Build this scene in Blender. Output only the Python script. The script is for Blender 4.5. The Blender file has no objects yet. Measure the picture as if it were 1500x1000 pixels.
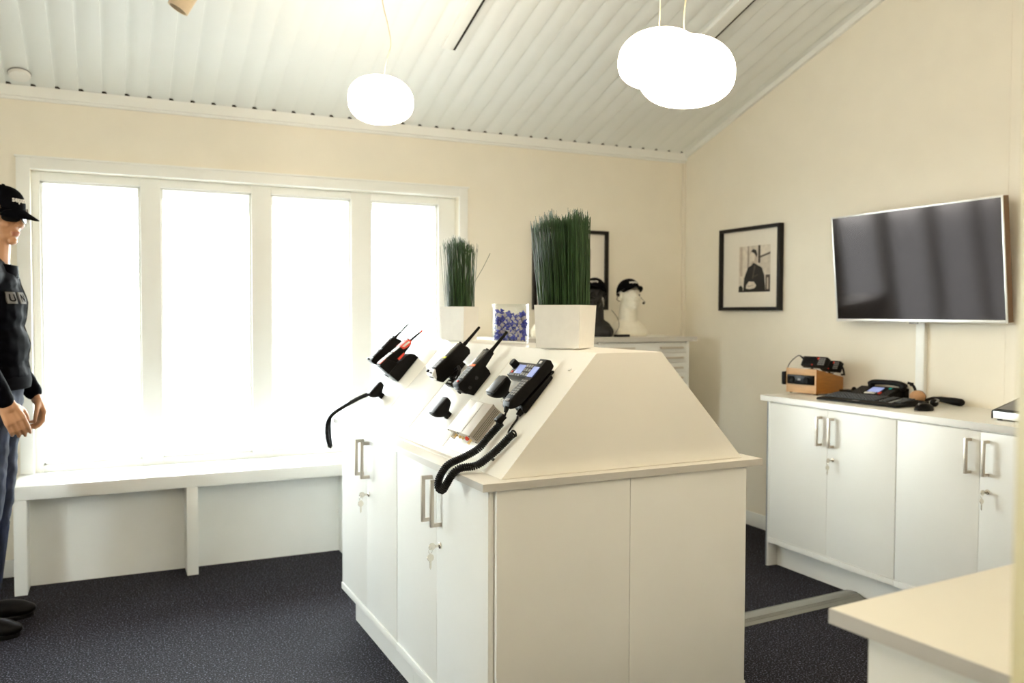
# Recreation of a showroom photograph
SKY, LAMP, LAMP_FILL, EXPO = 8.0, 4.6, 10.5, 1.80
import bpy, bmesh, math, random
from mathutils import Vector, Matrix, noise
PI = math.pi
R = math.radians
scene = bpy.context.scene
COL = scene.collection
random.seed(7)

# ------------------------------------------------------------------ mesh builder
class MB:
    def __init__(self):
        self.bm = bmesh.new()

    def _fin(self, faces, m, M):
        vs = {v for f in faces for v in f.verts}
        if M is not None:
            for v in vs:
                v.co = M @ v.co
        for f in faces:
            f.material_index = m
        return vs

    def _bevel(self, faces, bev, seg):
        if bev <= 0:
            return faces
        es = list({e for f in faces for e in f.edges})
        keep = set(self.bm.faces) - set(faces)
        bmesh.ops.bevel(self.bm, geom=es, offset=bev, segments=seg, affect='EDGES', profile=0.6, clamp_overlap=True)
        return [f for f in self.bm.faces if f not in keep]

    def box(self, x0, x1, y0, y1, z0, z1, m=0, bev=0.0, seg=2, M=None):
        p = [(x, y, z) for z in (z0, z1) for y in (y0, y1) for x in (x0, x1)]
        v = [self.bm.verts.new(c) for c in p]
        F = [(0, 2, 3, 1), (4, 5, 7, 6), (0, 1, 5, 4), (2, 6, 7, 3), (0, 4, 6, 2), (1, 3, 7, 5)]
        fs = [self.bm.faces.new([v[i] for i in f]) for f in F]
        fs = self._bevel(fs, bev, seg)
        self._fin(fs, m, M)
        return self

    def prism(self, poly, c0, c1, f=None, m=0, bev=0.0, seg=2, M=None):
        """poly of (a,b) extruded over c; f(a,b,c) -> xyz."""
        f = f or (lambda a, b, c: (a, b, c))
        A = [self.bm.verts.new(f(a, b, c0)) for a, b in poly]
        B = [self.bm.verts.new(f(a, b, c1)) for a, b in poly]
        n = len(poly)
        fs = [self.bm.faces.new(A), self.bm.faces.new(B[::-1])]
        for i in range(n):
            j = (i + 1) % n
            fs.append(self.bm.faces.new([A[j], A[i], B[i], B[j]]))
        bmesh.ops.recalc_face_normals(self.bm, faces=fs)
        fs = self._bevel(fs, bev, seg)
        self._fin(fs, m, M)
        return self

    def face(self, pts, m=0, M=None):
        fs = [self.bm.faces.new([self.bm.verts.new(p) for p in pts])]
        self._fin(fs, m, M)
        return self

    def rings(self, rs, m=0, caps=True, M=None):
        V = [[self.bm.verts.new(p) for p in r] for r in rs]
        fs = []
        n = len(V[0])
        for a, b in zip(V, V[1:]):
            for i in range(n):
                j = (i + 1) % n
                fs.append(self.bm.faces.new([a[i], a[j], b[j], b[i]]))
        if caps:
            fs.append(self.bm.faces.new(V[0][::-1]))
            fs.append(self.bm.faces.new(V[-1]))
        bmesh.ops.recalc_face_normals(self.bm, faces=fs)
        self._fin(fs, m, M)
        return self

    def lathe(self, prof, n=24, m=0, M=None, caps=True):
        rs = [[(max(r, 1e-4) * math.cos(2 * PI * i / n), max(r, 1e-4) * math.sin(2 * PI * i / n), z) for i in range(n)] for r, z in prof]
        return self.rings(rs, m, caps, M)

    def tube(self, pts, r, n=8, m=0, M=None, caps=True):
        pts = [Vector(p) for p in pts]
        rad = r if isinstance(r, (list, tuple)) else [r] * len(pts)
        t0 = (pts[1] - pts[0]).normalized()
        up = Vector((0, 0, 1)) if abs(t0.z) < 0.9 else Vector((1, 0, 0))
        N = t0.cross(up).normalized()
        rs = []
        for i, p in enumerate(pts):
            a = pts[max(i - 1, 0)]
            b = pts[min(i + 1, len(pts) - 1)]
            t = (b - a).normalized()
            N = (N - t * N.dot(t))
            N = N.normalized() if N.length > 1e-6 else t.orthogonal().normalized()
            Bn = t.cross(N)
            rs.append([p + (N * math.cos(2 * PI * k / n) + Bn * math.sin(2 * PI * k / n)) * rad[i] for k in range(n)])
        return self.rings(rs, m, caps, M)

    def ell(self, c, r, m=0, M=None, rot=None, u=20, v=12):
        r = (r, r, r) if not isinstance(r, (tuple, list)) else r
        T = Matrix.Translation(c) @ (rot.to_4x4() if rot else Matrix.Identity(4)) @ Matrix.Diagonal((r[0], r[1], r[2], 1))
        if M is not None:
            T = M @ T
        res = bmesh.ops.create_uvsphere(self.bm, u_segments=u, v_segments=v, radius=1.0, matrix=T)
        fs = {f for w in res['verts'] for f in w.link_faces}
        for f in fs:
            f.material_index = m
        return self

    def cap(self, p, q, r0, r1, m=0, M=None, n=14):
        """tapered capsule with round ends"""
        p, q = Vector(p), Vector(q)
        d = (q - p)
        L = d.length
        t = d / L
        N = t.orthogonal().normalized()
        Bn = t.cross(N)
        rs = []
        for k in range(-5, 1):
            a = k / 5 * PI / 2
            rs.append((p + t * r0 * math.sin(a), max(r0 * math.cos(a), 2e-4)))
        for k in range(0, 6):
            a = k / 5 * PI / 2
            rs.append((q + t * r1 * math.sin(a), max(r1 * math.cos(a), 2e-4)))
        return self.rings([[c + (N * math.cos(2 * PI * i / n) + Bn * math.sin(2 * PI * i / n)) * r for i in range(n)] for c, r in rs], m, True, M)

    def mesh(self, name, mats, angle=38):
        me = bpy.data.meshes.new(name)
        self.bm.normal_update()
        self.bm.to_mesh(me)
        self.bm.free()
        for mt in mats:
            me.materials.append(mt)
        for p in me.polygons:
            p.use_smooth = True
        me.set_sharp_from_angle(angle=R(angle))
        return me


def link(name, me, parent=None, M=None):
    o = bpy.data.objects.new(name, me)
    COL.objects.link(o)
    if parent is not None:
        o.parent = parent
    if M is not None:
        o.matrix_local = M
    return o


def obj(name, mb, mats, parent=None, M=None, angle=38):
    mats = mats if isinstance(mats, (list, tuple)) else [mats]
    return link(name, mb.mesh(name, mats, angle), parent, M)


def tag(o, label=None, cat=None, group=None, kind=None):
    if label: o['label'] = label
    if cat: o['category'] = cat
    if group: o['group'] = group
    if kind: o['kind'] = kind
    return o


def thing(name, label, cat, M=None, group=None):
    o = bpy.data.objects.new(name, None)
    o.empty_display_size = 0.05
    COL.objects.link(o)
    if M is not None:
        o.matrix_world = M
    return tag(o, label, cat, group)


def struct(name, mb, mats):
    return tag(obj(name, mb, mats), kind='structure')


def copy_thing(o, M, label, group=None):
    """copy of a thing with copies of its parts and sub-parts"""
    r = o.copy()
    COL.objects.link(r)
    r.matrix_world = M
    r['label'] = label
    if group: r['group'] = group
    for ch in list(o.children):
        c = ch.copy(); COL.objects.link(c); c.parent = r; c.matrix_local = ch.matrix_local.copy()
        for g in list(ch.children):
            d = g.copy(); COL.objects.link(d); d.parent = c; d.matrix_local = g.matrix_local.copy()
    return r


def T(x, y, z): return Matrix.Translation((x, y, z))
def RZ(d): return Matrix.Rotation(R(d), 4, 'Z')
def RX(d): return Matrix.Rotation(R(d), 4, 'X')
def RY(d): return Matrix.Rotation(R(d), 4, 'Y')


def bake(mb, name, mats, voxel, smooth=0, noise_fn=None, split=None):
    """one continuous surface from overlapping closed volumes"""
    me = mb.mesh(name, mats)
    o = bpy.data.objects.new('tmp', me)
    COL.objects.link(o)
    md = o.modifiers.new('r', 'REMESH'); md.mode = 'VOXEL'; md.voxel_size = voxel
    if smooth:
        sm = o.modifiers.new('s', 'SMOOTH'); sm.factor = 0.5; sm.iterations = smooth
    dg = bpy.context.evaluated_depsgraph_get()
    out = bpy.data.meshes.new_from_object(o.evaluated_get(dg))
    bpy.data.objects.remove(o)
    bpy.data.meshes.remove(me)
    out.name = name
    out.materials.clear()
    for mt in mats: out.materials.append(mt)
    if noise_fn:
        for v in out.vertices:
            v.co = noise_fn(v.co)
    for p in out.polygons:
        p.use_smooth = True
        p.material_index = split(p.center) if split else 0
    return out


def text_mesh(body, size, depth, mat, fn=None, bold=0.0, spacing=1.0, align='CENTER'):
    cu = bpy.data.curves.new('txt', 'FONT')
    cu.body = body; cu.size = size; cu.extrude = depth; cu.align_x = align; cu.offset = bold
    cu.space_character = spacing
    o = bpy.data.objects.new('txt', cu)
    COL.objects.link(o)
    dg = bpy.context.evaluated_depsgraph_get()
    me = bpy.data.meshes.new_from_object(o.evaluated_get(dg))
    bpy.data.objects.remove(o)
    me.name = 'lettering'
    me.materials.clear(); me.materials.append(mat)
    if fn:
        for v in me.vertices: v.co = fn(v.co)
    return me


def spline(pts, n=12):
    """Catmull-Rom through pts"""
    P = [Vector(p) for p in pts]
    P = [P[0] * 2 - P[1]] + P + [P[-1] * 2 - P[-2]]
    out = []
    for i in range(1, len(P) - 2):
        a, b, c, d = P[i - 1:i + 3]
        for k in range(n):
            t = k / n
            out.append(0.5 * ((2 * b) + (c - a) * t + (2 * a - 5 * b + 4 * c - d) * t * t + (3 * b - a - 3 * c + d) * t ** 3))
    out.append(P[-2])
    return out


def helix(path, rad, wire, pitch, n=6, per=9):
    """coiled cord along a path: mesh rings"""
    L = [0.0]
    for a, b in zip(path, path[1:]): L.append(L[-1] + (b - a).length)
    total = L[-1]
    steps = int(total / pitch * per)
    pts = []
    t = (path[1] - path[0]).normalized()
    N = t.orthogonal().normalized()
    k = 0
    for s in range(steps + 1):
        d = total * s / steps
        while k < len(L) - 2 and L[k + 1] < d: k += 1
        f = (d - L[k]) / max(L[k + 1] - L[k], 1e-9)
        p = path[k].lerp(path[k + 1], f)
        t = (path[k + 1] - path[k]).normalized()
        N = (N - t * N.dot(t)).normalized()
        B = t.cross(N)
        a = 2 * PI * s / per
        pts.append(p + (N * math.cos(a) + B * math.sin(a)) * rad)
    return pts


# ------------------------------------------------------------------ materials
def mat(name, col, rough=0.5, metal=0.0, var=0.0, scale=40.0, bump=0.0, bscale=200.0, spec=0.5, emit=None, estr=0.0, coat=0.0, detail=3.0, stretch=None, sheen=0.0):
    m = bpy.data.materials.new(name)
    m.use_nodes = True
    nt = m.node_tree
    b = nt.nodes['Principled BSDF']
    b.inputs['Roughness'].default_value = rough
    b.inputs['Metallic'].default_value = metal
    b.inputs['Specular IOR Level'].default_value = spec
    b.inputs['Coat Weight'].default_value = coat
    b.inputs['Sheen Weight'].default_value = sheen
    tc = nt.nodes.new('ShaderNodeTexCoord')
    mp = nt.nodes.new('ShaderNodeMapping')
    nt.links.new(tc.outputs['Object'], mp.inputs['Vector'])
    if stretch: mp.inputs['Scale'].default_value = stretch
    nz = nt.nodes.new('ShaderNodeTexNoise')
    nz.inputs['Scale'].default_value = scale
    nz.inputs['Detail'].default_value = detail
    nt.links.new(mp.outputs['Vector'], nz.inputs['Vector'])
    rp = nt.nodes.new('ShaderNodeValToRGB')
    c0 = [max(0, c * (1 - var)) for c in col]
    c1 = [min(1, c * (1 + var)) for c in col]
    rp.color_ramp.elements[0].position = 0.3
    rp.color_ramp.elements[1].position = 0.7
    rp.color_ramp.elements[0].color = (*c0, 1)
    rp.color_ramp.elements[1].color = (*c1, 1)
    nt.links.new(nz.outputs['Fac'], rp.inputs['Fac'])
    nt.links.new(rp.outputs['Color'], b.inputs['Base Color'])
    if bump > 0:
        n2 = nt.nodes.new('ShaderNodeTexNoise')
        n2.inputs['Scale'].default_value = bscale
        n2.inputs['Detail'].default_value = 2.0
        nt.links.new(mp.outputs['Vector'], n2.inputs['Vector'])
        bp = nt.nodes.new('ShaderNodeBump')
        bp.inputs['Strength'].default_value = bump
        bp.inputs['Distance'].default_value = 0.002
        nt.links.new(n2.outputs['Fac'], bp.inputs['Height'])
        nt.links.new(bp.outputs['Normal'], b.inputs['Normal'])
    if emit:
        b.inputs['Emission Color'].default_value = (*emit, 1)
        b.inputs['Emission Strength'].default_value = estr
    return m


def glass_mat(name, tint=(1, 1, 1), refl=1.0):
    m = bpy.data.materials.new(name)
    m.use_nodes = True
    nt = m.node_tree
    for n in list(nt.nodes):
        if n.type != 'OUTPUT_MATERIAL': nt.nodes.remove(n)
    out = nt.nodes['Material Output']
    tr = nt.nodes.new('ShaderNodeBsdfTransparent'); tr.inputs['Color'].default_value = (*tint, 1)
    gl = nt.nodes.new('ShaderNodeBsdfGlossy'); gl.inputs['Roughness'].default_value = 0.01
    fr = nt.nodes.new('ShaderNodeLayerWeight'); fr.inputs['Blend'].default_value = 0.5
    pw = nt.nodes.new('ShaderNodeMath'); pw.operation = 'POWER'; pw.inputs[1].default_value = 4.0
    mu = nt.nodes.new('ShaderNodeMath'); mu.operation = 'MULTIPLY_ADD'; mu.inputs[1].default_value = 0.6 * refl; mu.inputs[2].default_value = 0.035
    mx = nt.nodes.new('ShaderNodeMixShader')
    nt.links.new(fr.outputs['Facing'], pw.inputs[0]); nt.links.new(pw.outputs[0], mu.inputs[0])
    nt.links.new(mu.outputs[0], mx.inputs['Fac'])
    nt.links.new(tr.outputs[0], mx.inputs[1])
    nt.links.new(gl.outputs[0], mx.inputs[2])
    nt.links.new(mx.outputs[0], out.inputs['Surface'])
    return m


M_ = {}
M_['wall'] = mat('wall_paint', (0.83, 0.788, 0.685), 0.75, var=0.015, scale=6, bump=0.05, bscale=300)
M_['ceil'] = mat('ceiling_paint', (0.79, 0.81, 0.785), 0.5, var=0.01, scale=4)
M_['trim'] = mat('trim_paint', (0.83, 0.845, 0.82), 0.4, var=0.01, scale=8)
M_['mel'] = mat('white_melamine', (0.79, 0.80, 0.775), 0.35, var=0.012, scale=5)
M_['lam'] = mat('white_laminate', (0.82, 0.805, 0.745), 0.3, var=0.012, scale=5)
M_['lamcream'] = mat('cream_laminate', (0.79, 0.755, 0.645), 0.32, var=0.012, scale=5)
M_['edge'] = mat('grey_edge_band', (0.60, 0.58, 0.54), 0.35, metal=0.35, var=0.03, scale=30, stretch=(1, 30, 30))
M_['edgeblue'] = mat('blue_grey_edge', (0.22, 0.25, 0.28), 0.4, metal=0.3, var=0.04)
M_['edgedark'] = mat('dark_seam', (0.14, 0.12, 0.09), 0.6, var=0.05)
M_['alu'] = mat('brushed_aluminium', (0.62, 0.57, 0.50), 0.38, metal=0.85, var=0.06, scale=60, stretch=(40, 40, 2))
M_['alubox'] = mat('anodised_aluminium', (0.46, 0.42, 0.37), 0.5, metal=0.5, var=0.03, scale=50, stretch=(1, 40, 40))
M_['alupale'] = mat('pale_aluminium_label', (0.70, 0.69, 0.66), 0.5, metal=0.1, var=0.02)
M_['chrome'] = mat('nickel', (0.78, 0.74, 0.66), 0.2, metal=1.0, var=0.03)
M_['brass'] = mat('brass', (0.78, 0.58, 0.28), 0.3, metal=1.0, var=0.05)
M_['blk'] = mat('black_plastic', (0.0045, 0.0038, 0.0036), 0.40, var=0.15, scale=80, bump=0.1, bscale=900, spec=0.12)
M_['blkgl'] = mat('glossy_black_plastic', (0.008, 0.008, 0.009), 0.2, var=0.1, scale=30, spec=0.12)
M_['grl'] = mat('dark_grey_moulded_plastic', (0.018, 0.018, 0.020), 0.34, var=0.1, scale=60, spec=0.4)
M_['dkg'] = mat('dark_grey_plastic', (0.020, 0.020, 0.021), 0.4, var=0.1, scale=60, spec=0.35)
M_['rub'] = mat('black_rubber', (0.004, 0.0037, 0.0036), 0.5, var=0.1, spec=0.25)
M_['gry'] = mat('grey_plastic', (0.22, 0.22, 0.22), 0.4, var=0.05)
M_['slv'] = mat('silver_plastic', (0.72, 0.72, 0.70), 0.3, metal=0.5, var=0.03)
M_['red'] = mat('red_plastic', (0.75, 0.05, 0.02), 0.4, var=0.05)
M_['org'] = mat('orange_stripe', (0.9, 0.16, 0.03), 0.4, var=0.04)
M_['lime'] = mat('lime_stripe', (0.75, 0.78, 0.05), 0.4, var=0.04)
M_['wht'] = mat('white_plastic', (0.80, 0.79, 0.75), 0.35, var=0.02)
M_['paper'] = mat('paper_label', (0.70, 0.68, 0.62), 0.7, var=0.04, scale=120)
M_['lcd'] = mat('blue_display', (0.10, 0.12, 0.2), 0.25, var=0.04, emit=(0.45, 0.52, 0.90), estr=0.20, spec=0.2)
M_['lcdoff'] = mat('dark_display', (0.07, 0.066, 0.062), 0.12, var=0.04)
M_['teal'] = mat('teal_button', (0.0, 0.45, 0.42), 0.35, var=0.05)
M_['cloth'] = mat('black_cotton', (0.0035, 0.0035, 0.005), 0.8, var=0.3, scale=12, bump=0.25, bscale=500, spec=0.03)
M_['jacket'] = mat('black_jacket_fabric', (0.0022, 0.0022, 0.0036), 0.6, var=0.3, scale=10, bump=0.2, bscale=60, spec=0.015)
M_['denim'] = mat('blue_denim', (0.0045, 0.010, 0.034), 0.85, var=0.45, scale=14, bump=0.4, bscale=700)
M_['skin'] = mat('painted_skin', (0.56, 0.29, 0.15), 0.45, var=0.06, scale=25)
M_['lip'] = mat('painted_lip', (0.48, 0.19, 0.11), 0.45, var=0.05)
M_['hair'] = mat('brown_hair', (0.09, 0.04, 0.02), 0.5, var=0.3, scale=120, stretch=(1, 1, 0.1))
M_['letter'] = mat('white_embroidery', (0.75, 0.72, 0.66), 0.7, var=0.05, scale=300)
M_['patch'] = mat('grey_patch', (0.13, 0.115, 0.10), 0.7, var=0.08, scale=90)
M_['shoe'] = mat('black_leather', (0.004, 0.0035, 0.0035), 0.4, var=0.2, spec=0.1)
M_['foamw'] = mat('white_foam', (0.80, 0.77, 0.66), 0.85, var=0.02, bump=0.2, bscale=350)
M_['foamb'] = mat('black_foam', (0.006, 0.005, 0.0048), 0.6, var=0.3, scale=60, bump=0.5, bscale=150)
M_['beech'] = mat('pale_beech', (0.60, 0.37, 0.18), 0.45, var=0.10, scale=9, stretch=(1, 1, 10))
M_['oak'] = mat('orange_beech_veneer', (0.36, 0.145, 0.026), 0.42, var=0.13, scale=10, stretch=(1.5, 1.5, 12))
M_['leath'] = mat('tan_leather', (0.48, 0.26, 0.12), 0.55, var=0.08)
M_['frame'] = mat('black_frame_wood', (0.006, 0.0045, 0.004), 0.4, var=0.2, scale=60, spec=0.3)
M_['matb'] = mat('cream_mat_board', (0.80, 0.76, 0.68), 0.85, var=0.01)
for k, v in dict(ph1=(0.60, 0.54, 0.46), ph2=(0.36, 0.30, 0.25), ph3=(0.07, 0.055, 0.045), ph4=(0.008, 0.0065, 0.006), ph5=(0.68, 0.62, 0.53), ph6=(0.50, 0.42, 0.34)).items():
    M_[k] = mat('print_tone_' + k[2], v, 0.6, var=0.12, scale=35)
M_['tv'] = mat('television_screen', (0.006, 0.0055, 0.006), 0.09, var=0.02, spec=0.24)
M_['tv'].node_tree.nodes['Principled BSDF'].inputs['Specular Tint'].default_value = (1.0, 0.84, 0.82, 1)
M_['tvback'] = mat('brown_casing_edge', (0.16, 0.085, 0.04), 0.4, var=0.05)
M_['grass'] = mat('green_grass_blades', (0.032, 0.072, 0.024), 0.45, var=0.75, scale=30, stretch=(6, 6, 0.5), spec=0.3)
M_['soil'] = mat('dark_soil', (0.03, 0.022, 0.015), 0.9, var=0.4, scale=150, bump=0.5)
M_['blue'] = mat('blue_wrapper_foil', (0.012, 0.025, 0.33), 0.3, var=0.35, scale=130)
M_['lab'] = mat('white_wrapper_label', (0.34, 0.32, 0.36), 0.4, var=0.2, scale=400)
M_['strip'] = mat('grey_vinyl', (0.24, 0.245, 0.225), 0.5, var=0.08, scale=20, stretch=(0.5, 30, 30))
M_['spot'] = mat('tan_lamp_housing', (0.70, 0.56, 0.38), 0.4, var=0.03)
M_['darkfill'] = mat('dark_slot_and_groove_shade', (0.02, 0.016, 0.012), 0.9, var=0.1)  # dark slots and lens; also paints the shade in the groove ends
M_['cord'] = mat('pale_lamp_flex', (0.78, 0.68, 0.48), 0.5, var=0.03)
M_['glass'] = glass_mat('window_glass', (0.97, 0.98, 0.97))
M_['jar'] = glass_mat('clear_jar_glass', (0.97, 0.98, 0.985), 1.0)
M_['pave'] = mat('pale_paving', (0.22, 0.22, 0.215), 0.9, var=0.06, scale=3)
M_['eave'] = mat('mauve_painted_boards', (0.62, 0.47, 0.50), 0.7, var=0.06, scale=3)
M_['jamb'] = mat('door_jamb_paint', (0.56, 0.49, 0.27), 0.5, var=0.03, scale=6)
M_['glow_fill'] = mat('lit_opal_glass_fill', (0.9, 0.86, 0.75), 0.3, emit=(1.0, 0.83, 0.63), estr=LAMP_FILL)  # stronger glow for the added fill lamps behind the camera
M_['glow'] = mat('lit_opal_glass', (0.9, 0.86, 0.75), 0.3, emit=(1.0, 0.83, 0.63), estr=LAMP if 'LAMP' in globals() else 6.0)

# carpet: dark needle-felt with light flecks
def carpet():
    m = bpy.data.materials.new('charcoal_carpet')
    m.use_nodes = True
    nt = m.node_tree
    b = nt.nodes['Principled BSDF']
    b.inputs['Roughness'].default_value = 0.75
    b.inputs['Specular IOR Level'].default_value = 0.10
    b.inputs['Sheen Weight'].default_value = 0.0
    b.inputs['Sheen Roughness'].default_value = 0.4
    tc = nt.nodes.new('ShaderNodeTexCoord')
    n1 = nt.nodes.new('ShaderNodeTexNoise'); n1.inputs['Scale'].default_value = 150; n1.inputs['Detail'].default_value = 4
    n2 = nt.nodes.new('ShaderNodeTexNoise'); n2.inputs['Scale'].default_value = 3; n2.inputs['Detail'].default_value = 3
    r1 = nt.nodes.new('ShaderNodeValToRGB')
    e = r1.color_ramp.elements
    e[0].position = 0.40; e[0].color = (0.004, 0.0036, 0.004, 1)
    e[1].position = 0.76; e[1].color = (0.27, 0.275, 0.37, 1)
    k = e.new(0.56); k.color = (0.022, 0.021, 0.028, 1)
    mx = nt.nodes.new('ShaderNodeMixRGB'); mx.blend_type = 'MULTIPLY'; mx.inputs['Fac'].default_value = 0.25
    bp = nt.nodes.new('ShaderNodeBump'); bp.inputs['Strength'].default_value = 0.6; bp.inputs['Distance'].default_value = 0.004
    L = nt.links.new
    L(tc.outputs['Object'], n1.inputs['Vector']); L(tc.outputs['Object'], n2.inputs['Vector'])
    L(n1.outputs['Fac'], r1.inputs['Fac']); L(r1.outputs['Color'], mx.inputs['Color1']); L(n2.outputs['Fac'], mx.inputs['Color2'])
    L(mx.outputs['Color'], b.inputs['Base Color'])
    L(n1.outputs['Fac'], bp.inputs['Height']); L(bp.outputs['Normal'], b.inputs['Normal'])
    return m
M_['carpet'] = carpet()
# ================================================================== THE ROOM
YW, XR, XL, YB = 4.95, 3.69, -1.9, -3.6
RIDGE_Y = 0.675
SL = 0.327
def zc(y):                       # height of the plank underside
    return 2.453 + SL * (5.02 - y) if y >= RIDGE_Y else 2.453 + SL * (5.02 - RIDGE_Y) - SL * (RIDGE_Y - y)

mb = MB(); mb.box(XL - 0.3, XR + 0.3, YB - 0.3, YW + 0.02, -0.06, 0.0)
struct('floor', mb, M_['carpet'])

# window wall with the opening
OX0, OX1, OZ0, OZ1 = -0.373, 1.963, 0.51, 2.076
def holed_wall(name, y0, y1, top):
    mb = MB()
    mb.box(XL - 0.2, OX0, y0, y1, 0, top); mb.box(OX1, XR + 0.2, y0, y1, 0, top)
    mb.box(OX0, OX1, y0, y1, 0, OZ0); mb.box(OX0, OX1, y0, y1, OZ1, top)
    struct(name, mb, M_['wall'])
holed_wall('wall_front', YW, YW + 0.26, zc(YW) - 0.002)
mb = MB(); mb.box(XL - 0.2, XR + 0.2, YB - 0.26, YB, 0, zc(YB) - 0.002); struct('wall_back', mb, M_['wall'])

def gable(name, x0, x1):
    poly = [(YB - 0.3, 0), (YW + 0.32, 0), (YW + 0.32, zc(YW + 0.32) + 0.12), (RIDGE_Y, zc(RIDGE_Y) + 0.12), (YB - 0.3, zc(YB - 0.3) + 0.12)]
    mb = MB(); mb.prism(poly, x0, x1, lambda a, b, c: (c, a, b))
    struct(name, mb, M_['wall'])
gable('wall_right', XR, XR + 0.2)
LY = 3.10                        # added unseen window in the left wall, for extra side daylight
def left_wall():
    mb = MB()
    a, b = LY + OX0, LY + 0.178
    f = lambda p, q, c: (c, p, q)
    mb.prism([(YB - 0.3, 0), (a, 0), (a, OZ1), (YB - 0.3, OZ1)], XL - 0.26, XL, f)
    mb.prism([(b, 0), (YW + 0.32, 0), (YW + 0.32, OZ1), (b, OZ1)], XL - 0.26, XL, f)
    mb.prism([(a, 0), (b, 0), (b, OZ0), (a, OZ0)], XL - 0.26, XL, f)
    mb.prism([(YB - 0.3, OZ1), (YW + 0.32, OZ1), (YW + 0.32, zc(YW + 0.32) + 0.12), (RIDGE_Y, zc(RIDGE_Y) + 0.12), (YB - 0.3, zc(YB - 0.3) + 0.12)], XL - 0.26, XL, f)
    struct('wall_left', mb, M_['wall'])
left_wall()

# boarded ceiling: flat boards with real grooves between, running down the slope
pitch, gw, gd = 0.1078, 0.028, 0.0095
prof = []
x = -0.457 - pitch * 14
while x < XR + 0.1:
    prof += [(x - gw / 2, 0.0), (x - gw / 2 + 0.002, gd), (x + gw / 2 - 0.013, gd), (x + gw / 2, 0.0)]
    x += pitch
mb = MB()
lo = [(a, YW + 0.3, zc(YW + 0.3) + b) for a, b in prof]
mid = [(a, RIDGE_Y, zc(RIDGE_Y) + b) for a, b in prof]
hi = [(a, YB - 0.3, zc(YB - 0.3) + b) for a, b in prof]
V = [[mb.bm.verts.new(p) for p in r] for r in (lo, mid, hi)]
for a, b in zip(V, V[1:]):
    for i in range(len(a) - 1):
        mb.bm.faces.new([a[i], a[i + 1], b[i + 1], b[i]])
for yy in (YW + 0.3, YB - 0.3):      # closed ends of the grooves, beyond the walls
    mb.box(XL - 0.2, XR + 0.2, min(yy, yy + 0.02), max(yy, yy + 0.02), 2.0, zc(yy) + 0.2)
# roof deck above
mb.box(XL - 0.25, XR + 0.25, 0, 4.9, 0.05, 0.1, M=Matrix(((1, 0, 0, 0), (0, 1, 0, RIDGE_Y), (0, -SL, 1, zc(RIDGE_Y)), (0, 0, 0, 1))))
mb.box(XL - 0.25, XR + 0.25, -4.9, 0, 0.05, 0.1, M=Matrix(((1, 0, 0, 0), (0, 1, 0, RIDGE_Y), (0, SL, 1, zc(RIDGE_Y)), (0, 0, 0, 1))))
struct('ceiling', mb, M_['ceil'])

# cornice strip under the boards on the window wall
mb = MB(); mb.prism([(4.918, 2.432), (YW, 2.432), (YW, zc(YW) - 0.0008), (4.918, zc(4.918) - 0.0008)], XL, XR, lambda a, b, c: (c, a, b)); mb.box(XL, XR, 4.934, YW, 2.418, 2.432, bev=0.002)
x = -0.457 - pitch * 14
while x < XR - 0.05:              # dark blocks set in the groove ends paint the shade above the strip
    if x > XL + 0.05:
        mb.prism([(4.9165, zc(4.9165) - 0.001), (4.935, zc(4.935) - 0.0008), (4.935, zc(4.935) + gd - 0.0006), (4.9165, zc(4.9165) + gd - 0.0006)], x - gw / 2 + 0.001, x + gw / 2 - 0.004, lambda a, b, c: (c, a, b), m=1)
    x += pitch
struct('trim_1', mb, [M_['trim'], M_['darkfill']])
# sloping strip on the right wall under the boards
mb = MB()
mb.prism([(YW - 0.035, zc(YW - 0.035) - 0.001), (RIDGE_Y, zc(RIDGE_Y) - 0.001), (RIDGE_Y, zc(RIDGE_Y) - 0.034), (YW - 0.035, zc(YW - 0.035) - 0.034)], XR - 0.022, XR, lambda a, b, c: (c, a, b))
struct('trim_2', mb, M_['trim'])
mb = MB(); mb.box(XR - 0.022, XR, YW - 0.022, YW, 0.09, 2.416, bev=0.004)
struct('trim_3', mb, M_['wall'])
# panel joint on the right wall
mb = MB(); mb.box(XR - 0.0015, XR, 2.531, 2.535, 0.92, 3.1); struct('trim_4', mb, M_['wall'])

mb = MB(); mb.box(XL, -0.46, YW - 0.014, YW, 0, 0.088, bev=0.003); mb.box(2.04, XR, YW - 0.014, YW, 0, 0.088, bev=0.003)
struct('baseboard_front', mb, M_['trim'])
mb = MB(); mb.box(XR - 0.014, XR, YB, YW - 0.014, 0, 0.088, bev=0.003)
struct('baseboard_right', mb, M_['trim'])
mb = MB(); mb.box(XL, XL + 0.014, YB, YW - 0.014, 0, 0.088, bev=0.003)
struct('baseboard_left', mb, M_['trim'])

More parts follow.
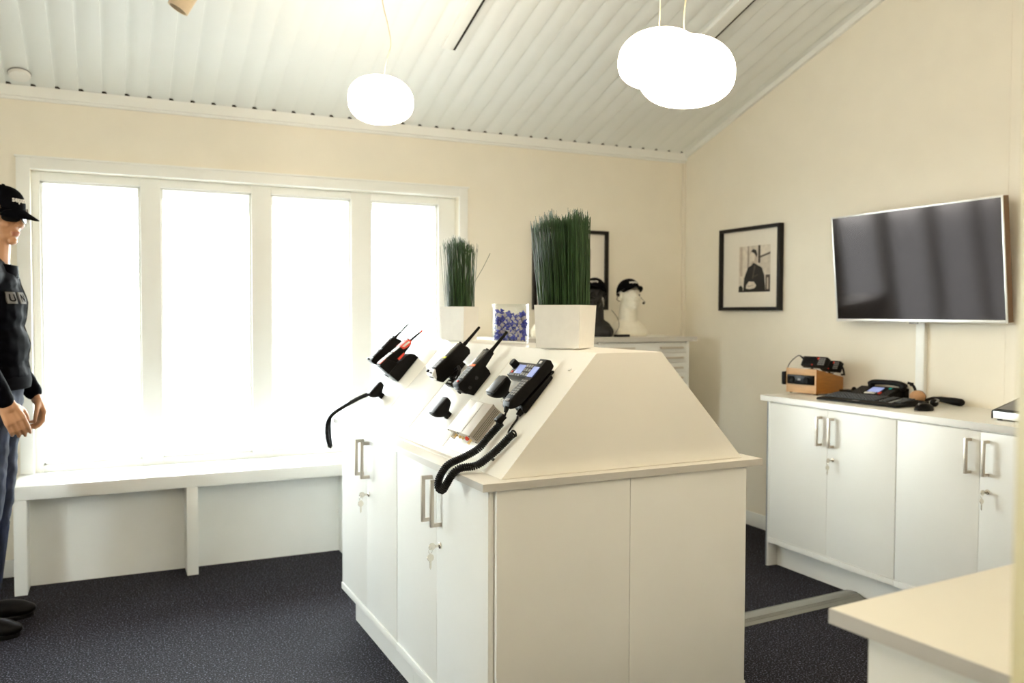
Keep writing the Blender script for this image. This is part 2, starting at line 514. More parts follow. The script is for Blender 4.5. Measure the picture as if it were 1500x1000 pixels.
# windows: frame, mullions, panes, casing
PX = [(-0.335, 0.140), (0.242, 0.720), (0.829, 1.296), (1.417, 1.851)]
def window(name, M, PX=PX, OX1=OX1):
    mb = MB()
    y0, y1 = 0.055, 0.115           # depth behind the wall face
    e = 0.0005
    xs = [OX0 + e] + [c for p in PX for c in p] + [OX1 - e]
    for i in range(0, len(xs), 2):
        mb.box(xs[i], xs[i + 1], y0, y1, OZ0 + 0.002, OZ1 - e, bev=0.004)
    for a, b in PX:
        mb.box(a - 0.004, b + 0.004, y0 + 0.004, y1 - 0.004, 2.030, OZ1 - e, bev=0.004)
        mb.box(a - 0.004, b + 0.004, y0 + 0.004, y1 - 0.004, OZ0 + 0.002, 0.548, bev=0.004)
        # slim sash beads
        for u0, u1, w0, w1 in ((a, a + 0.012, 0.548, 2.03), (b - 0.012, b, 0.548, 2.03), (a, b, 2.018, 2.03), (a, b, 0.548, 0.560)):
            mb.box(u0, u1, y0 + 0.02, y1 - 0.01, w0, w1, bev=0.002)
    f = struct(name, mb, M_['trim'])
    f.matrix_world = M
    for a, b in PX:
        g = MB(); g.box(a, b, 0.088, 0.094, 0.55, 2.028)
        obj('pane', g, M_['glass'], f)
    c = MB()                         # casing boards on the wall face, reveal lining
    cx0, cx1, cz = -0.435, OX1 + 0.057, 2.131
    c.box(cx0, OX0, -0.018, 0, 0.521, cz, bev=0.003); c.box(OX1, cx1, -0.018, 0, 0.521, cz, bev=0.003)
    c.box(OX0, OX1, -0.018, 0, OZ1, cz, bev=0.003)
    c.box(cx0 - 0.006, cx1 + 0.006, -0.024, 0, cz, cz + 0.010, bev=0.002)
    obj('casing', c, M_['trim'], f)
window('window_1', T(0, YW, 0))
window('added_window', T(XL, LY, 0) @ RZ(90), PX[:1], 0.178)  # unseen window added to bring daylight in from the left


# outside: pale forecourt and the eave seen at the head of the panes
mb = MB(); mb.box(-40, 40, YW + 0.35, 70, -0.35, -0.3); mb.box(-60, XL - 0.35, -40, YW + 0.35, -0.35, -0.3)
struct('ground', mb, M_['pave'])
mb = MB()
mb.prism([(-3.0, 2.155), (-0.2, 2.170), (1.2, 2.196), (2.0, 2.205), (2.6, 2.150), (4.5, 2.02), (4.5, 2.5), (-3.0, 2.5)], 6.40, 6.44, lambda a, b, c: (a, c, b))
mb.box(-3.0, 4.5, YW + 0.3, 6.41, 2.44, 2.5)
struct('roof_eave', mb, M_['eave'])

# near door jamb at the edge of the view
Mj = T(0.5975, 0.3705, 0) @ RZ(-25.3)
mb = MB(); mb.box(0.0, 0.14, -0.06, 0.05, 0, 2.35, bev=0.004); mb.box(0.016, 0.14, -0.075, -0.06, 0, 2.35, bev=0.003)
o = struct('trim_5', mb, M_['jamb']); o.matrix_world = Mj

# ------------------------------------------------------------------ window bench
th = thing('window_bench', 'long white bench built along under the window, open in front with upright legs', 'bench', T(0.79, 4.59, 0))
mb = MB(); mb.box(-0.44 - 0.79, 2.03 - 0.79, 0, 0.36, 0.455, 0.5205, bev=0.003); mb.box(OX0 + 0.002 - 0.79, OX1 - 0.002 - 0.79, 0.36, 0.414, 0.500, 0.5115)
obj('seat', mb, M_['trim'], th)
mb = MB(); mb.box(-0.43 - 0.79, 2.02 - 0.79, 0.150, 0.165, 0, 0.455); obj('back_panel', mb, M_['trim'], th)
for a in (-0.437, 0.330, 1.150, 1.970):
    mb = MB(); mb.box(a - 0.79, a + 0.055 - 0.79, 0.001, 0.150, 0, 0.455, bev=0.002); obj('leg', mb, M_['trim'], th)

# ------------------------------------------------------------------ ceiling fittings
def ceil_frame(x, y):            # frame on the boards: x across, y up-slope (towards camera), z out of the ceiling (down)
    yd = Vector((0, -1, SL)).normalized()
    zd = Vector((0, -SL, -1)).normalized()
    xd = yd.cross(zd)
    M = Matrix((xd, yd, zd)).transposed().to_4x4()
    M.translation = (x, y, zc(y))
    return M
th = thing('smoke_detector', 'small round white smoke detector on the ceiling boards at the left', 'smoke detector', ceil_frame(-0.402, 4.817))
mb = MB(); mb.lathe([(0.05, 0.0), (0.05, 0.012), (0.046, 0.02), (0.03, 0.024), (0.0, 0.025)], 28); obj('body', mb, M_['wht'], th)
mb = MB(); mb.lathe([(0.051, 0.0002), (0.0525, 0.001), (0.0525, 0.005), (0.051, 0.006)], 28); obj('base_ring', mb, M_['gry'], th)

def track(x0, x1, y0, y1, label):
    th = thing('ceiling_track', label, 'ceiling track', ceil_frame(x1, y0))
    s = math.sqrt(1 + SL * SL)
    L = (y0 - y1) * s
    w = x1 - x0
    mb = MB(); mb.box(-w, -0.0125, 0, L, 0.0, 0.024, bev=0.002)
    obj('rail', mb, M_['trim'], th)
    mb = MB(); mb.box(-0.0123, 0.0, 0, L, 0.0, 0.0225); obj('slot', mb, M_['darkfill'], th)
    return th
track(1.548, 1.624, 4.152, 2.3, 'white ceiling track with a dark slot above the middle of the window')
track(2.895, 2.985, 3.90, 2.3, 'white ceiling track near the right wall, partly behind the paired pendant lamps')

# spotlight head at the top edge
p = Vector((0.270, 4.00, 2.672))
axis = Vector((-0.48, 0.10, -0.86)).normalized()
z = -axis
xv = z.orthogonal().normalized(); yv = z.cross(xv)
Ms = Matrix((xv, yv, z)).transposed().to_4x4(); Ms.translation = p
th = thing('ceiling_spotlight', 'tan cylinder spotlight under the ceiling boards at the top edge', 'spotlight', Ms)
mb = MB(); mb.lathe([(0.040, 0.0), (0.046, 0.0), (0.046, 0.11), (0.038, 0.125), (0.0, 0.126), (0.0, 0.12), (0.038, 0.03), (0.040, 0.0)], 28, caps=False); obj('housing', mb, M_['spot'], th)
mb = MB(); mb.lathe([(0.0, 0.018), (0.039, 0.018), (0.039, 0.022), (0.0, 0.022)], 24); obj('lens', mb, M_['darkfill'], th)
mb = MB(); iv = Ms.inverted(); top = Vector((p.x, p.y - 0.02, zc(p.y - 0.02)))
mb.cap(iv @ (p + z * 0.08), iv @ top, 0.008, 0.008, n=8); obj('stem', mb, M_['spot'], th)

# pendant lamps
def lamp(c, w, h, yaw, label, cordpts, glow='glow'):
    th = thing('pendant_lamp', label, 'pendant lamp', T(*c), 'opal glass pendant lamps')
    mb = MB()
    mb.ell((0, 0, 0), (1, 1, 1), u=40, v=24)
    for v in mb.bm.verts:
        x, y, zz = v.co
        px = math.copysign(abs(x) ** 0.93, x); py = math.copysign(abs(y) ** 0.93, y)
        pz = math.copysign(abs(zz) ** 0.9, zz)
        pz = pz if pz > 0 else math.copysign(abs(pz) ** 0.85, pz) * 0.96
        lean = 0.04 * (-zz)                       # fuller low on one side: a pebble
        v.co = ((px + lean) * w / 2, py * w / 2 * 0.92, (pz + 0.03 * (-x) * (zz + 0.4)) * h / 2)
    obj('shade', mb, M_[glow], th, RZ(yaw))
    mb = MB(); mb.tube(spline(cordpts, 10), 0.0022, 6); obj('flex', mb, M_['cord'], th)
    top = cordpts[-1]
    mb = MB(); mb.lathe([(0.05, -0.03), (0.055, -0.02), (0.055, 0.0)], 20, M=T(*top)); obj('ceiling_rose', mb, M_['wht'], th)
    return th
c = (1.071, 3.622, 2.28)
H = zc(c[1]) - c[2] - 0.008
lamp(c, 0.285, 0.212, -25, 'single glowing white pebble pendant lamp in front of the window wall', [(0.012, -0.005, 0.10), (0.020, -0.01, 0.16), (0.040, -0.016, 0.24), (0.030, -0.012, 0.32), (0.008, -0.004, 0.42), (0.0, 0, 0.52), (0.0, 0, H)])
c = (1.762, 2.520, 2.252)
H = zc(c[1]) - c[2] - 0.008
lamp(c, 0.288, 0.212, 155, 'glowing white pebble pendant lamp, the left and farther of the overlapping pair', [(0.0, 0, 0.10), (0.004, 0, 0.25), (0.0, 0, 0.5), (0.0, 0, H)])
c = (1.572, 2.106, 2.079)
H = zc(c[1]) - c[2] - 0.008
lamp(c, 0.290, 0.214, -25, 'glowing white pebble pendant lamp, the right and nearer of the overlapping pair', [(-0.004, 0, 0.10), (-0.010, 0, 0.16), (0.002, 0, 0.3), (0.0, 0, 0.6), (0.0, 0, H)])
for k, c in enumerate(((-0.2, -0.4, 2.35), (2.3, -0.2, 2.35), (0.2, -1.6, 2.35), (-0.9, 0.3, 2.35), (2.2, -1.9, 2.35))):  # unseen lamps added behind the camera to brighten the room
    H = zc(c[1]) - c[2] - 0.008
    lamp(c, 0.288, 0.212, -25 + 60 * k, ('added fill lamp overhead, a glowing white pebble pendant nearest behind the view', 'added fill lamp, a glowing white pebble pendant over the open floor behind the desk', 'added fill lamp, a glowing white pebble pendant toward the back wall', 'added fill lamp, a glowing white pebble pendant beside the left wall', 'added fill lamp, a glowing white pebble pendant in the back corner')[k], [(0.0, 0, 0.10), (0.004, 0, 0.25), (0.0, 0, 0.5), (0.0, 0, H)], 'glow_fill')
# ================================================================== CABINETS
def handle_mb(x, z0, z1, proj=0.036):
    mb = MB()
    w, t = 0.011, 0.012
    mb.box(x - w / 2, x + w / 2, -proj, -proj + t, z0, z1, bev=0.0015)
    for a, b in ((z0, z0 + 0.012), (z1 - 0.012, z1)):
        mb.box(x - w / 2, x + w / 2, -proj + t - 0.001, 0.001, a, b, bev=0.001)
    return mb

def key_mb(x, z):
    mb = MB()
    Mx = T(x, 0, z) @ RX(90)
    mb.lathe([(0.010, -0.001), (0.010, 0.004), (0.008, 0.006), (0.0, 0.0062)], 18, M=Mx)
    # key in the lock and a second key hanging from its ring
    mb.box(x - 0.0012, x + 0.0012, -0.020, -0.004, z - 0.004, z + 0.004)
    mb.lathe([(0.011, -0.0012), (0.0115, 0), (0.011, 0.0012)], 16, M=T(x, -0.029, z) @ RY(90))
    ring = [(x + 0.001 * math.sin(a), -0.034 + 0.006 * math.cos(a), z - 0.012 + 0.010 * math.sin(a)) for a in [2 * PI * k / 14 for k in range(15)]]
    mb.tube(ring, 0.0008, 5)
    mb.lathe([(0.011, -0.0011), (0.0115, 0), (0.011, 0.0011)], 16, M=T(x, -0.034, z - 0.034) @ RY(80))
    mb.prism([(-0.003, 0), (0.003, 0), (0.003, -0.022), (0.0, -0.028), (-0.003, -0.022)], -0.001, 0.001, lambda a, b, c: (x + c, -0.034 + a, z - 0.043 + b))
    return mb

def cabinet(M, w, depth, top, label, zd0=0.180, zd1=None, hz=(0.692, 0.838), kz=0.632, end_left=False, end_right=False, lock_door=1, group=None, plinth_in=0.06):
    """front at y=0 looking along +y; x across"""
    th = thing('base_cabinet', label, 'cabinet', M, group)
    zd1 = zd1 or top - 0.006
    mb = MB()
    t = 0.018
    zb = zd0 - 0.030
    mb.box(0, t, 0.018, depth, zb, top); mb.box(w - t, w, 0.018, depth, zb, top)
    mb.box(t, w - t, 0.018, depth, zb + 0.0, zb + 0.028); mb.box(t, w - t, 0.018, depth, top - t, top)
    mb.box(t, w - t, depth - 0.008, depth, zb + 0.028, top - t)
    mb.box(t, w - t, 0.03, depth - 0.01, 0.50, 0.518)
    obj('carcass', mb, M_['mel'], th)
    mb = MB(); mb.box(0, w, -0.004, 0.0185, zb, zb + 0.028, bev=0.002); obj('bottom_rail', mb, M_['mel'], th)
    mb = MB(); mb.box(0.0 if not end_left else 0.001, w, plinth_in, plinth_in + 0.016, 0, zb - 0.0005); mb.box(0.02, 0.036, plinth_in + 0.016, depth - 0.02, 0, zb - 0.0005); mb.box(w - 0.036, w - 0.02, plinth_in + 0.016, depth - 0.02, 0, zb - 0.0005)
    obj('plinth', mb, M_['mel'], th)
    g = 0.0018
    for k in (0, 1):
        x0, x1 = (g, w / 2 - g / 2) if k == 0 else (w / 2 + g / 2, w - g)
        mb = MB(); mb.box(x0, x1, 0, 0.0165, zd0, zd1, bev=0.0012)
        d = obj('door', mb, M_['mel'], th)
        hx = w / 2 - 0.042 if k == 0 else w / 2 + 0.036
        obj('handle', handle_mb(hx, *hz), M_['alu'], d)
        if k == lock_door:
            obj('lock', key_mb(hx, kz), M_['chrome'], d)
    for flag, xa, xb in ((end_left, -0.019, -0.0005), (end_right, w + 0.0005, w + 0.019)):
        if flag:
            mb = MB(); mb.box(xa, xb, 0.0, depth, 0, top, 0, bev=0.001)
            p = obj('side_panel', mb, M_['mel'], th)
            mb = MB(); mb.box(xa - 0.0012, xa + 0.0075, -0.0014, -0.0002, 0.002, top - 0.001); mb.box(xa - 0.0012, xa - 0.0002, -0.0002, 0.010, 0.002, top - 0.001)
            obj('edge_strip', mb, M_['edgeblue'], p)
    return th

# ---- island: two rows of cabinets back to back under one worktop
ZC = 0.895
MK = T(0.885, 2.068, 0) @ RZ(0.8)
def K(a, v, z): return MK @ Vector((a, v, z))
LR = MK @ T(0.03, 0, 0)
g = 'white two-door cabinets of the island'
left_near = cabinet(LR @ T(0, 0.797, 0) @ RZ(-90), 0.782, 0.448, 0.873, 'near white two-door cabinet of the island, facing the window side, with hanging keys', group=g)
left_far = cabinet(LR @ T(0, 1.552, 0) @ RZ(-90), 0.753, 0.448, 0.873, 'far white two-door cabinet of the island, facing the window side, thin key in its lock', group=g, hz=(0.705, 0.848), kz=0.642)
cabinet(MK @ T(0.932, 0.015, 0) @ RZ(90), 0.782, 0.448, 0.873, 'white island cabinet facing the wall counter, at the end nearer the camera', group=g)
cabinet(MK @ T(0.932, 0.799, 0) @ RZ(90), 0.753, 0.448, 0.873, 'white island cabinet facing the wall counter, at the end nearer the drawer cabinets', group=g)
# end boards of the island (the two cream panels facing the camera)
for a0, a1, lab in ((0.048, 0.4785, 'cream end panel of the island, the one nearer the looped handset cord'), (0.4805, 0.914, 'cream end panel of the island, the one nearer the wall counter')):
    th = tag(obj('end_panel', MB().box(a0, a1, 0.0, 0.0145, 0.02, 0.872, bev=0.001), M_['mel'], None, MK), lab, 'panel', 'end panels of the island')

wt = thing('worktop', 'white worktop with grey edge band on the island of cabinets', 'worktop', MK)
mb = MB(); mb.box(0.0012, 0.9668, -0.0148, 1.5758, 0.8735, ZC, bev=0.001); obj('slab', mb, M_['lam'], wt)
mb = MB()
mb.box(-0.0006, 0.0012, -0.016, 1.577, 0.8738, ZC - 0.0008); mb.box(0.9668, 0.9686, -0.016, 1.577, 0.8738, ZC - 0.0008)
mb.box(0.0012, 0.9668, -0.016, -0.0148, 0.8738, ZC - 0.0008); mb.box(0.0012, 0.9668, 1.5758, 1.577, 0.8738, ZC - 0.0008)
obj('edge_band', mb, M_['edge'], wt)

# ---- sloping display hood on the worktop
ZT = 1.237
A0, A1, A2, A3 = 0.071, 0.374, 0.603, 0.918
V0, V1 = 0.022, 1.545
hd = thing('display_hood', 'white display hood with sloping sides and flat top, mounted on the island worktop', 'display stand', MK)
mb = MB()
mb.prism([(A0, ZC + 0.0005), (A1, ZT), (A2, ZT), (A3, ZC + 0.0005)], V0, V1, lambda a, b, c: (a, c, b), bev=0.0025)
obj('body', mb, M_['lam'], hd)
mb = MB(); mb.box(A0 - 0.014, A0 + 0.004, V0 + 0.31, V1 - 0.02, ZC + 0.0005, ZC + 0.006, bev=0.001); obj('foot_strip', mb, M_['lam'], hd)

# frame of the left slope: x towards the camera (-v), y up the slope, z out
uu = (MK.to_3x3() @ Vector((1, 0, 0))); vv = (MK.to_3x3() @ Vector((0, 1, 0)))
tt = (uu * (A1 - A0) + Vector((0, 0, ZT - ZC))).normalized()
nn = (-vv).cross(tt).normalized()
P0 = K(A0, 0, ZC)
SLEN = math.hypot(A1 - A0, ZT - ZC)
def MS(s, t, h=0.0014):
    M = Matrix((-vv, tt, nn)).transposed().to_4x4()
    M.translation = P0 + vv * s + tt * t + nn * h
    return M
iMK = MK.inverted()
for s0, s1 in ((0.175, 0.497), (0.507, 0.868), (0.878, 1.192), (1.202, 1.500)):
    mb = MB(); mb.box(-(s1 - s0), 0, 0.0, 0.374, -0.004, 0.0018, bev=0.0006)
    obj('panel', mb, M_['lam'], hd, iMK @ MS(s0, 0.030, 0.0))
for s, t, k in ((0.140, 0.046, 'dkg'), (0.095, 0.388, 'slv')):
    mb = MB(); mb.box(-0.006, 0.006, -0.004, 0.004, -0.001, 0.003, bev=0.001); obj('latch', mb, M_[k], hd, iMK @ MS(s, t, 0.0))

# ---- wall counter on the right
g = 'white two-door cabinets under the wall counter'
RM = T(3.17, 3.482, 0) @ RZ(-90)
cabinet(RM, 0.806, 0.51, 0.884, 'white two-door cabinet at the far end of the wall counter, beside its grey-edged end board', zd0=0.158, hz=(0.700, 0.846), kz=0.640, end_left=True, group=g)
cabinet(RM @ T(0.808, 0, 0), 0.806, 0.51, 0.884, 'white two-door cabinet of the wall counter standing nearest the foreground desk', zd0=0.158, hz=(0.703, 0.848), kz=0.640, group=g)
wt = thing('worktop', 'long white worktop with grey front edge carrying the telephone and keyboard along the wall', 'worktop', RM)
mb = MB(); mb.box(-0.072, 1.66, -0.0, 0.5185, 0.8855, 0.915, bev=0.001); obj('slab', mb, M_['lam'], wt)
mb = MB(); mb.box(-0.072, 1.66, -0.0016, -0.0002, 0.886, 0.9145); mb.box(-0.0735, -0.0722, -0.0016, 0.5185, 0.886, 0.9145); obj('edge_band', mb, M_['edge'], wt)

# ---- shallow drawer cabinets in the corner
def drawers(x0, x1, label):
    th = thing('drawer_cabinet', label, 'drawer cabinet', T(x0, 4.44, 0), 'shallow drawer cabinets along the window wall')
    w = x1 - x0
    mb = MB(); mb.box(0, 0.018, 0.0, 0.49, 0, 1.174); mb.box(w - 0.018, w, 0.0, 0.49, 0, 1.174)
    mb.box(0.018, w - 0.018, 0.018, 0.49, 0, 0.06); mb.box(0.018, w - 0.018, 0.018, 0.49, 1.156, 1.174); mb.box(0.018, w - 0.018, 0.48, 0.49, 0.06, 1.156)
    obj('carcass', mb, M_['mel'], th)
    for k in range(7):
        zt = 1.166 - k * 0.064
        mb = MB(); mb.box(0.0195, w - 0.0195, 0.0, 0.017, zt - 0.0615, zt, bev=0.001); mb.box(0.03, w - 0.03, 0.017, 0.45, zt - 0.055, zt - 0.02)
        d = obj('drawer', mb, M_['mel'], th)
        for hx in (w * 0.22, w * 0.78):
            h = MB(); h.box(hx - 0.085, hx + 0.085, -0.026, -0.017, zt - 0.036, zt - 0.024, bev=0.001)
            for q in (-0.08, 0.08): h.box(hx + q - 0.005, hx + q + 0.005, -0.018, 0.001, zt - 0.036, zt - 0.024)
            obj('handle', h, M_['alu'], d)
    zt = 1.166 - 7 * 0.064
    mb = MB(); mb.box(0.0195, w / 2 - 0.001, 0, 0.017, 0.065, zt, bev=0.001); obj('door', mb, M_['mel'], th)
    mb = MB(); mb.box(w / 2 + 0.001, w - 0.0195, 0, 0.017, 0.065, zt, bev=0.001); obj('door', mb, M_['mel'], th)
    return th
drawers(2.700, 3.360, 'white cabinet of shallow drawers in the room corner, below the white head')
drawers(2.036, 2.698, 'white cabinet of shallow drawers mostly hidden behind the planters on the island')
wt = thing('worktop', 'pale worktop over the corner drawer cabinets, carrying the display heads', 'worktop', T(2.03, 4.42, 0))
mb = MB(); mb.box(0, 1.375, 0, 0.525, 1.1755, 1.205, bev=0.0015); obj('slab', mb, M_['lam'], wt)
mb = MB(); mb.box(0, 1.375, -0.0016, -0.0002, 1.176, 1.2045); mb.box(1.3752, 1.3768, -0.0016, 0.525, 1.176, 1.2045); obj('edge_band', mb, M_['edge'], wt)

# ---- foreground desk
MD = T(1.001, 0.963, 0) @ RZ(3.9)
dk = thing('desk', 'cream-topped desk in the near corner with a grey edge and a panel leg', 'desk', MD)
mb = MB(); mb.box(0.0012, 1.25, -0.80, -0.0012, 0.871, 0.895, bev=0.001); obj('top', mb, M_['lamcream'], dk)
mb = MB(); mb.box(-0.0006, 0.0012, -0.80, 0.0006, 0.8712, 0.8944); mb.box(0.0012, 1.25, -0.0012, 0.0006, 0.8712, 0.8944); obj('edge_band', mb, M_['edge'], dk)
mb = MB(); mb.box(0.035, 0.053, -0.78, -0.045, 0, 0.8708); obj('side_panel', mb, M_['mel'], dk)
mb = MB(); mb.box(0.0532, 1.2, -0.075, -0.057, 0.05, 0.8708); obj('back_panel', mb, M_['mel'], dk)
mb = MB(); mb.box(1.2002, 1.218, -0.78, -0.045, 0, 0.8708); obj('side_panel', mb, M_['mel'], dk)

# ---- floor cable ramp between the island and the wall counter
MR = T(1.93, 2.868, 0) @ RZ(3.4)
rp = thing('cable_ramp', 'grey ribbed cable ramp across the carpet between island and wall counter', 'cable ramp', MR)
pr = [(-0.066, 0.0005), (-0.058, 0.004), (-0.035, 0.014), (-0.012, 0.0185), (0.012, 0.0185), (0.035, 0.014), (0.058, 0.004), (0.066, 0.0005)]
mb = MB(); mb.prism(pr, 0, 1.285, lambda a, b, c: (c, a, b))
for q in (-0.045, -0.038, -0.031, 0.031, 0.038, 0.045):
    zz = 0.014 + (0.035 - abs(q)) * 0.40
    mb.box(0, 1.285, q - 0.001, q + 0.001, zz - 0.004, zz + 0.0012)
obj('cover', mb, M_['strip'], rp)
mb = MB(); mb.prism([(a * 0.98, b * 0.96) for a, b in pr], 1.2853, 1.291, lambda a, b, c: (c, a, b)); obj('end_cap', mb, M_['dkg'], rp)
# ================================================================== RADIOS ON THE SLOPE
# local frame of each device: x towards the camera along the island, y up the slope, z out of it
def side(mb, poly, t0, w, x0=0.0, m=0, bev=0.003, seg=2):
    """side outline (t,h) given the device's width towards -x"""
    return mb.prism([(a - t0, b) for a, b in poly], x0 - w, x0, lambda a, b, c: (c, a, b), m=m, bev=bev, seg=seg)

def on_front(mb, A, B, f0, f1, x0, x1, lift, thick, m=0, bev=0.0006):
    """thin plate lying on the front face running from A (low) to B (high), fractions f0..f1 of it"""
    A, B = Vector((0, *A)), Vector((0, *B))
    d = (B - A)
    L = d.length
    y = d.normalized()
    z = Vector((1, 0, 0)).cross(y)
    if z.z < 0: z = -z
    M = Matrix((Vector((1, 0, 0)), y, z)).transposed().to_4x4()
    M.translation = A
    mb.box(x0, x1, L * f0, L * f1, lift, lift + thick, m=m, bev=bev, M=M)
    return M, L

def keypad(mb, A, B, f0, f1, x0, x1, cols, rows, lift=0.0008, m=0, gap=0.25):
    dx = (x1 - x0) / cols
    df = (f1 - f0) / rows
    for i in range(cols):
        for j in range(rows):
            on_front(mb, A, B, f0 + df * (j + gap / 2), f0 + df * (j + 1 - gap / 2), x0 + dx * (i + gap / 2), x0 + dx * (i + 1 - gap / 2), lift, 0.0022, m, 0.0)

def antenna(name, p, q, r0, r1, mats, th, tip=0.0):
    mb = MB()
    p, q = Vector(p), Vector(q)
    mb.cap(p, p.lerp(q, 0.14), r0 * 1.25, r0 * 1.1)
    mb.cap(p, q, r0, r1)
    if tip: mb.cap(p.lerp(q, 1 - tip), q, r1 * 1.25, r1 * 1.25, m=1)
    return obj(name, mb, mats, th)

# --- red-marked handheld in its charger (far pair, nearer one)
t0 = 0.2188
th = thing('handheld_radio', 'black handheld radio with red collar and red-tipped antenna', 'radio', MS(1.34, t0))
body = [(0.225, 0.1095), (0.2866, 0.100), (0.3351, 0.089), (0.3846, 0.0805), (0.3873, 0.0686), (0.3763, 0.0585), (0.3524, 0.056), (0.29, 0.056), (0.226, 0.060)]
mb = MB(); side(mb, body, t0, 0.052, -0.004, bev=0.004); obj('body', mb, M_['blk'], th)
A, B = (0.225 - t0, 0.1095), (0.3846 - t0, 0.0805)
mb = MB(); side(mb, [(0.337, 0.0915), (0.3862, 0.0825), (0.389, 0.068), (0.378, 0.060), (0.350, 0.066), (0.337, 0.073)], t0, 0.0545, -0.0028, bev=0.003); c = obj('collar', mb, M_['red'], th)
mb = MB(); side(mb, [(0.343, 0.0865), (0.379, 0.0795), (0.381, 0.0705), (0.349, 0.0765)], t0, 0.002, -0.0012, bev=0.0005); obj('grip_label', mb, M_['paper'], c)
mb = MB(); side(mb, [(0.292, 0.0665), (0.330, 0.0625), (0.329, 0.0545), (0.292, 0.0555)], t0, 0.053, -0.0035, bev=0.001); obj('red_strip', mb, M_['red'], th)
mb = MB(); on_front(mb, A, B, 0.50, 0.90, -0.048, -0.012, 0.0, 0.0012); obj('display', mb, M_['wht'], th)
mb = MB(); keypad(mb, A, B, 0.05, 0.45, -0.048, -0.012, 3, 4); obj('keypad', mb, M_['wht'], th)
mb = MB(); on_front(mb, A, B, 0.02, 0.24, -0.053, -0.006, -0.001, 0.0016); on_front(mb, A, B, 0.44, 0.50, -0.053, -0.006, -0.001, 0.0018); obj('front_frame', mb, M_['red'], th)
antenna('antenna', (-0.014, 0.3885 - t0 - 0.006, 0.0718), (-0.014, 0.452 - t0, 0.0602), 0.0058, 0.0046, [M_['blk'], M_['red']], th, 0.10)
mb = MB(); mb.lathe([(0.006, 0), (0.006, 0.010), (0.005, 0.012), (0.0, 0.012)], 14, M=T(-0.040, 0.384 - t0, 0.074) @ RX(-80)); obj('knob', mb, M_['dkg'], th)
ch = thing('charging_cradle', 'chunky black charging cradle holding the red-collared radio', 'charger', MS(1.34, t0))
mb = MB(); side(mb, [(0.2188, 0.0008), (0.3559, 0.0008), (0.3541, 0.0251), (0.345, 0.040), (0.325, 0.0465), (0.300, 0.048), (0.290, 0.0545), (0.219, 0.0545)], t0, 0.068, 0.004, bev=0.004); obj('base', mb, M_['blk'], ch)
mb = MB()
side(mb, [(0.2175, 0.0545), (0.2175, 0.106), (0.2235, 0.106), (0.2235, 0.0545)], t0, 0.062, 0.001, bev=0.002)
side(mb, [(0.220, 0.0545), (0.222, 0.104), (0.262, 0.098), (0.278, 0.0545)], t0, 0.0036, 0.0012, bev=0.001); side(mb, [(0.220, 0.0545), (0.222, 0.104), (0.262, 0.098), (0.278, 0.0545)], t0, 0.0036, -0.0575, bev=0.001)
obj('cup', mb, M_['blk'], ch)

# --- black handheld behind it
t0 = 0.23
th = thing('handheld_radio', 'black handheld radio farthest along the slope, beside the red-collared one', 'radio', MS(1.485, t0))
body = [(0.2323, 0.1120), (0.2308, 0.0885), (0.24, 0.072), (0.386, 0.0530), (0.390, 0.066), (0.383, 0.0892), (0.373, 0.1040), (0.3282, 0.1045), (0.2985, 0.1075), (0.2481, 0.1125)]
mb = MB(); side(mb, body, t0, 0.056, bev=0.005, seg=3); obj('body', mb, M_['blk'], th)
A, B = (0.2481 - t0, 0.1125), (0.373 - t0, 0.1040)
mb = MB(); on_front(mb, A, B, 0.5, 0.9, -0.048, -0.008, 0, 0.0016); obj('display', mb, M_['lcdoff'], th)
mb = MB(); keypad(mb, A, B, 0.06, 0.46, -0.048, -0.008, 3, 4); obj('keypad', mb, M_['gry'], th)
mb = MB(); mb.lathe([(0.007, 0), (0.007, 0.009), (0.0, 0.0095)], 14, M=T(-0.040, 0.380 - t0, 0.092) @ RX(-88)); obj('knob', mb, M_['dkg'], th)
antenna('antenna', (-0.020, 0.385 - t0, 0.0905), (-0.020, 0.4687 - t0, 0.0841), 0.0056, 0.0046, [M_['blk']], th)
mb = MB(); mb.box(-0.044, -0.012, 0.01, 0.012 + 0.10, 0.020, 0.074, bev=0.004); mb.box(-0.054, -0.002, 0.0, 0.125, 0.0008, 0.020, bev=0.004); obj('wall_bracket', mb, M_['blk'], th)
mb = MB(); mb.box(-0.052, -0.038, 0.004, 0.014, 0.1115, 0.119, bev=0.002); obj('clip', mb, M_['blk'], th)

# --- handheld with the lime stripe
t0 = 0.235
th = thing('handheld_radio', 'rounded black handheld radio with a lime stripe across its front', 'radio', MS(0.815, t0))
body = [(0.2390, 0.080), (0.2347, 0.062), (0.2385, 0.040), (0.2470, 0.0255), (0.300, 0.0185), (0.3955, 0.0150), (0.4060, 0.026), (0.4066, 0.0409), (0.4015, 0.0538), (0.403, 0.0683), (0.3647, 0.0735), (0.3202, 0.077), (0.2611, 0.0844)]
mb = MB(); side(mb, body, t0, 0.053, bev=0.006, seg=3); obj('body', mb, M_['blk'], th)
A, B = (0.2611 - t0, 0.0844), (0.403 - t0, 0.0683)
mb = MB(); on_front(mb, A, B, 0.47, 0.97, -0.044, -0.009, -0.0005, 0.0018); obj('display', mb, M_['lcdoff'], th)
mb = MB(); on_front(mb, A, B, 0.40, 0.465, -0.044, -0.009, -0.0005, 0.002); obj('stripe', mb, M_['lime'], th)
mb = MB(); keypad(mb, A, B, 0.05, 0.38, -0.045, -0.008, 3, 4, 0.0); obj('keypad', mb, M_['gry'], th)
mb = MB(); mb.prism([(0.2347 - t0 - 0.001, 0.052), (0.2380 - t0, 0.079), (0.2600 - t0, 0.0852), (0.262 - t0, 0.082), (0.245 - t0, 0.060)], -0.0535, 0.0005, lambda a, b, c: (c, a, b), bev=0.003); obj('bumper', mb, M_['slv'], th)
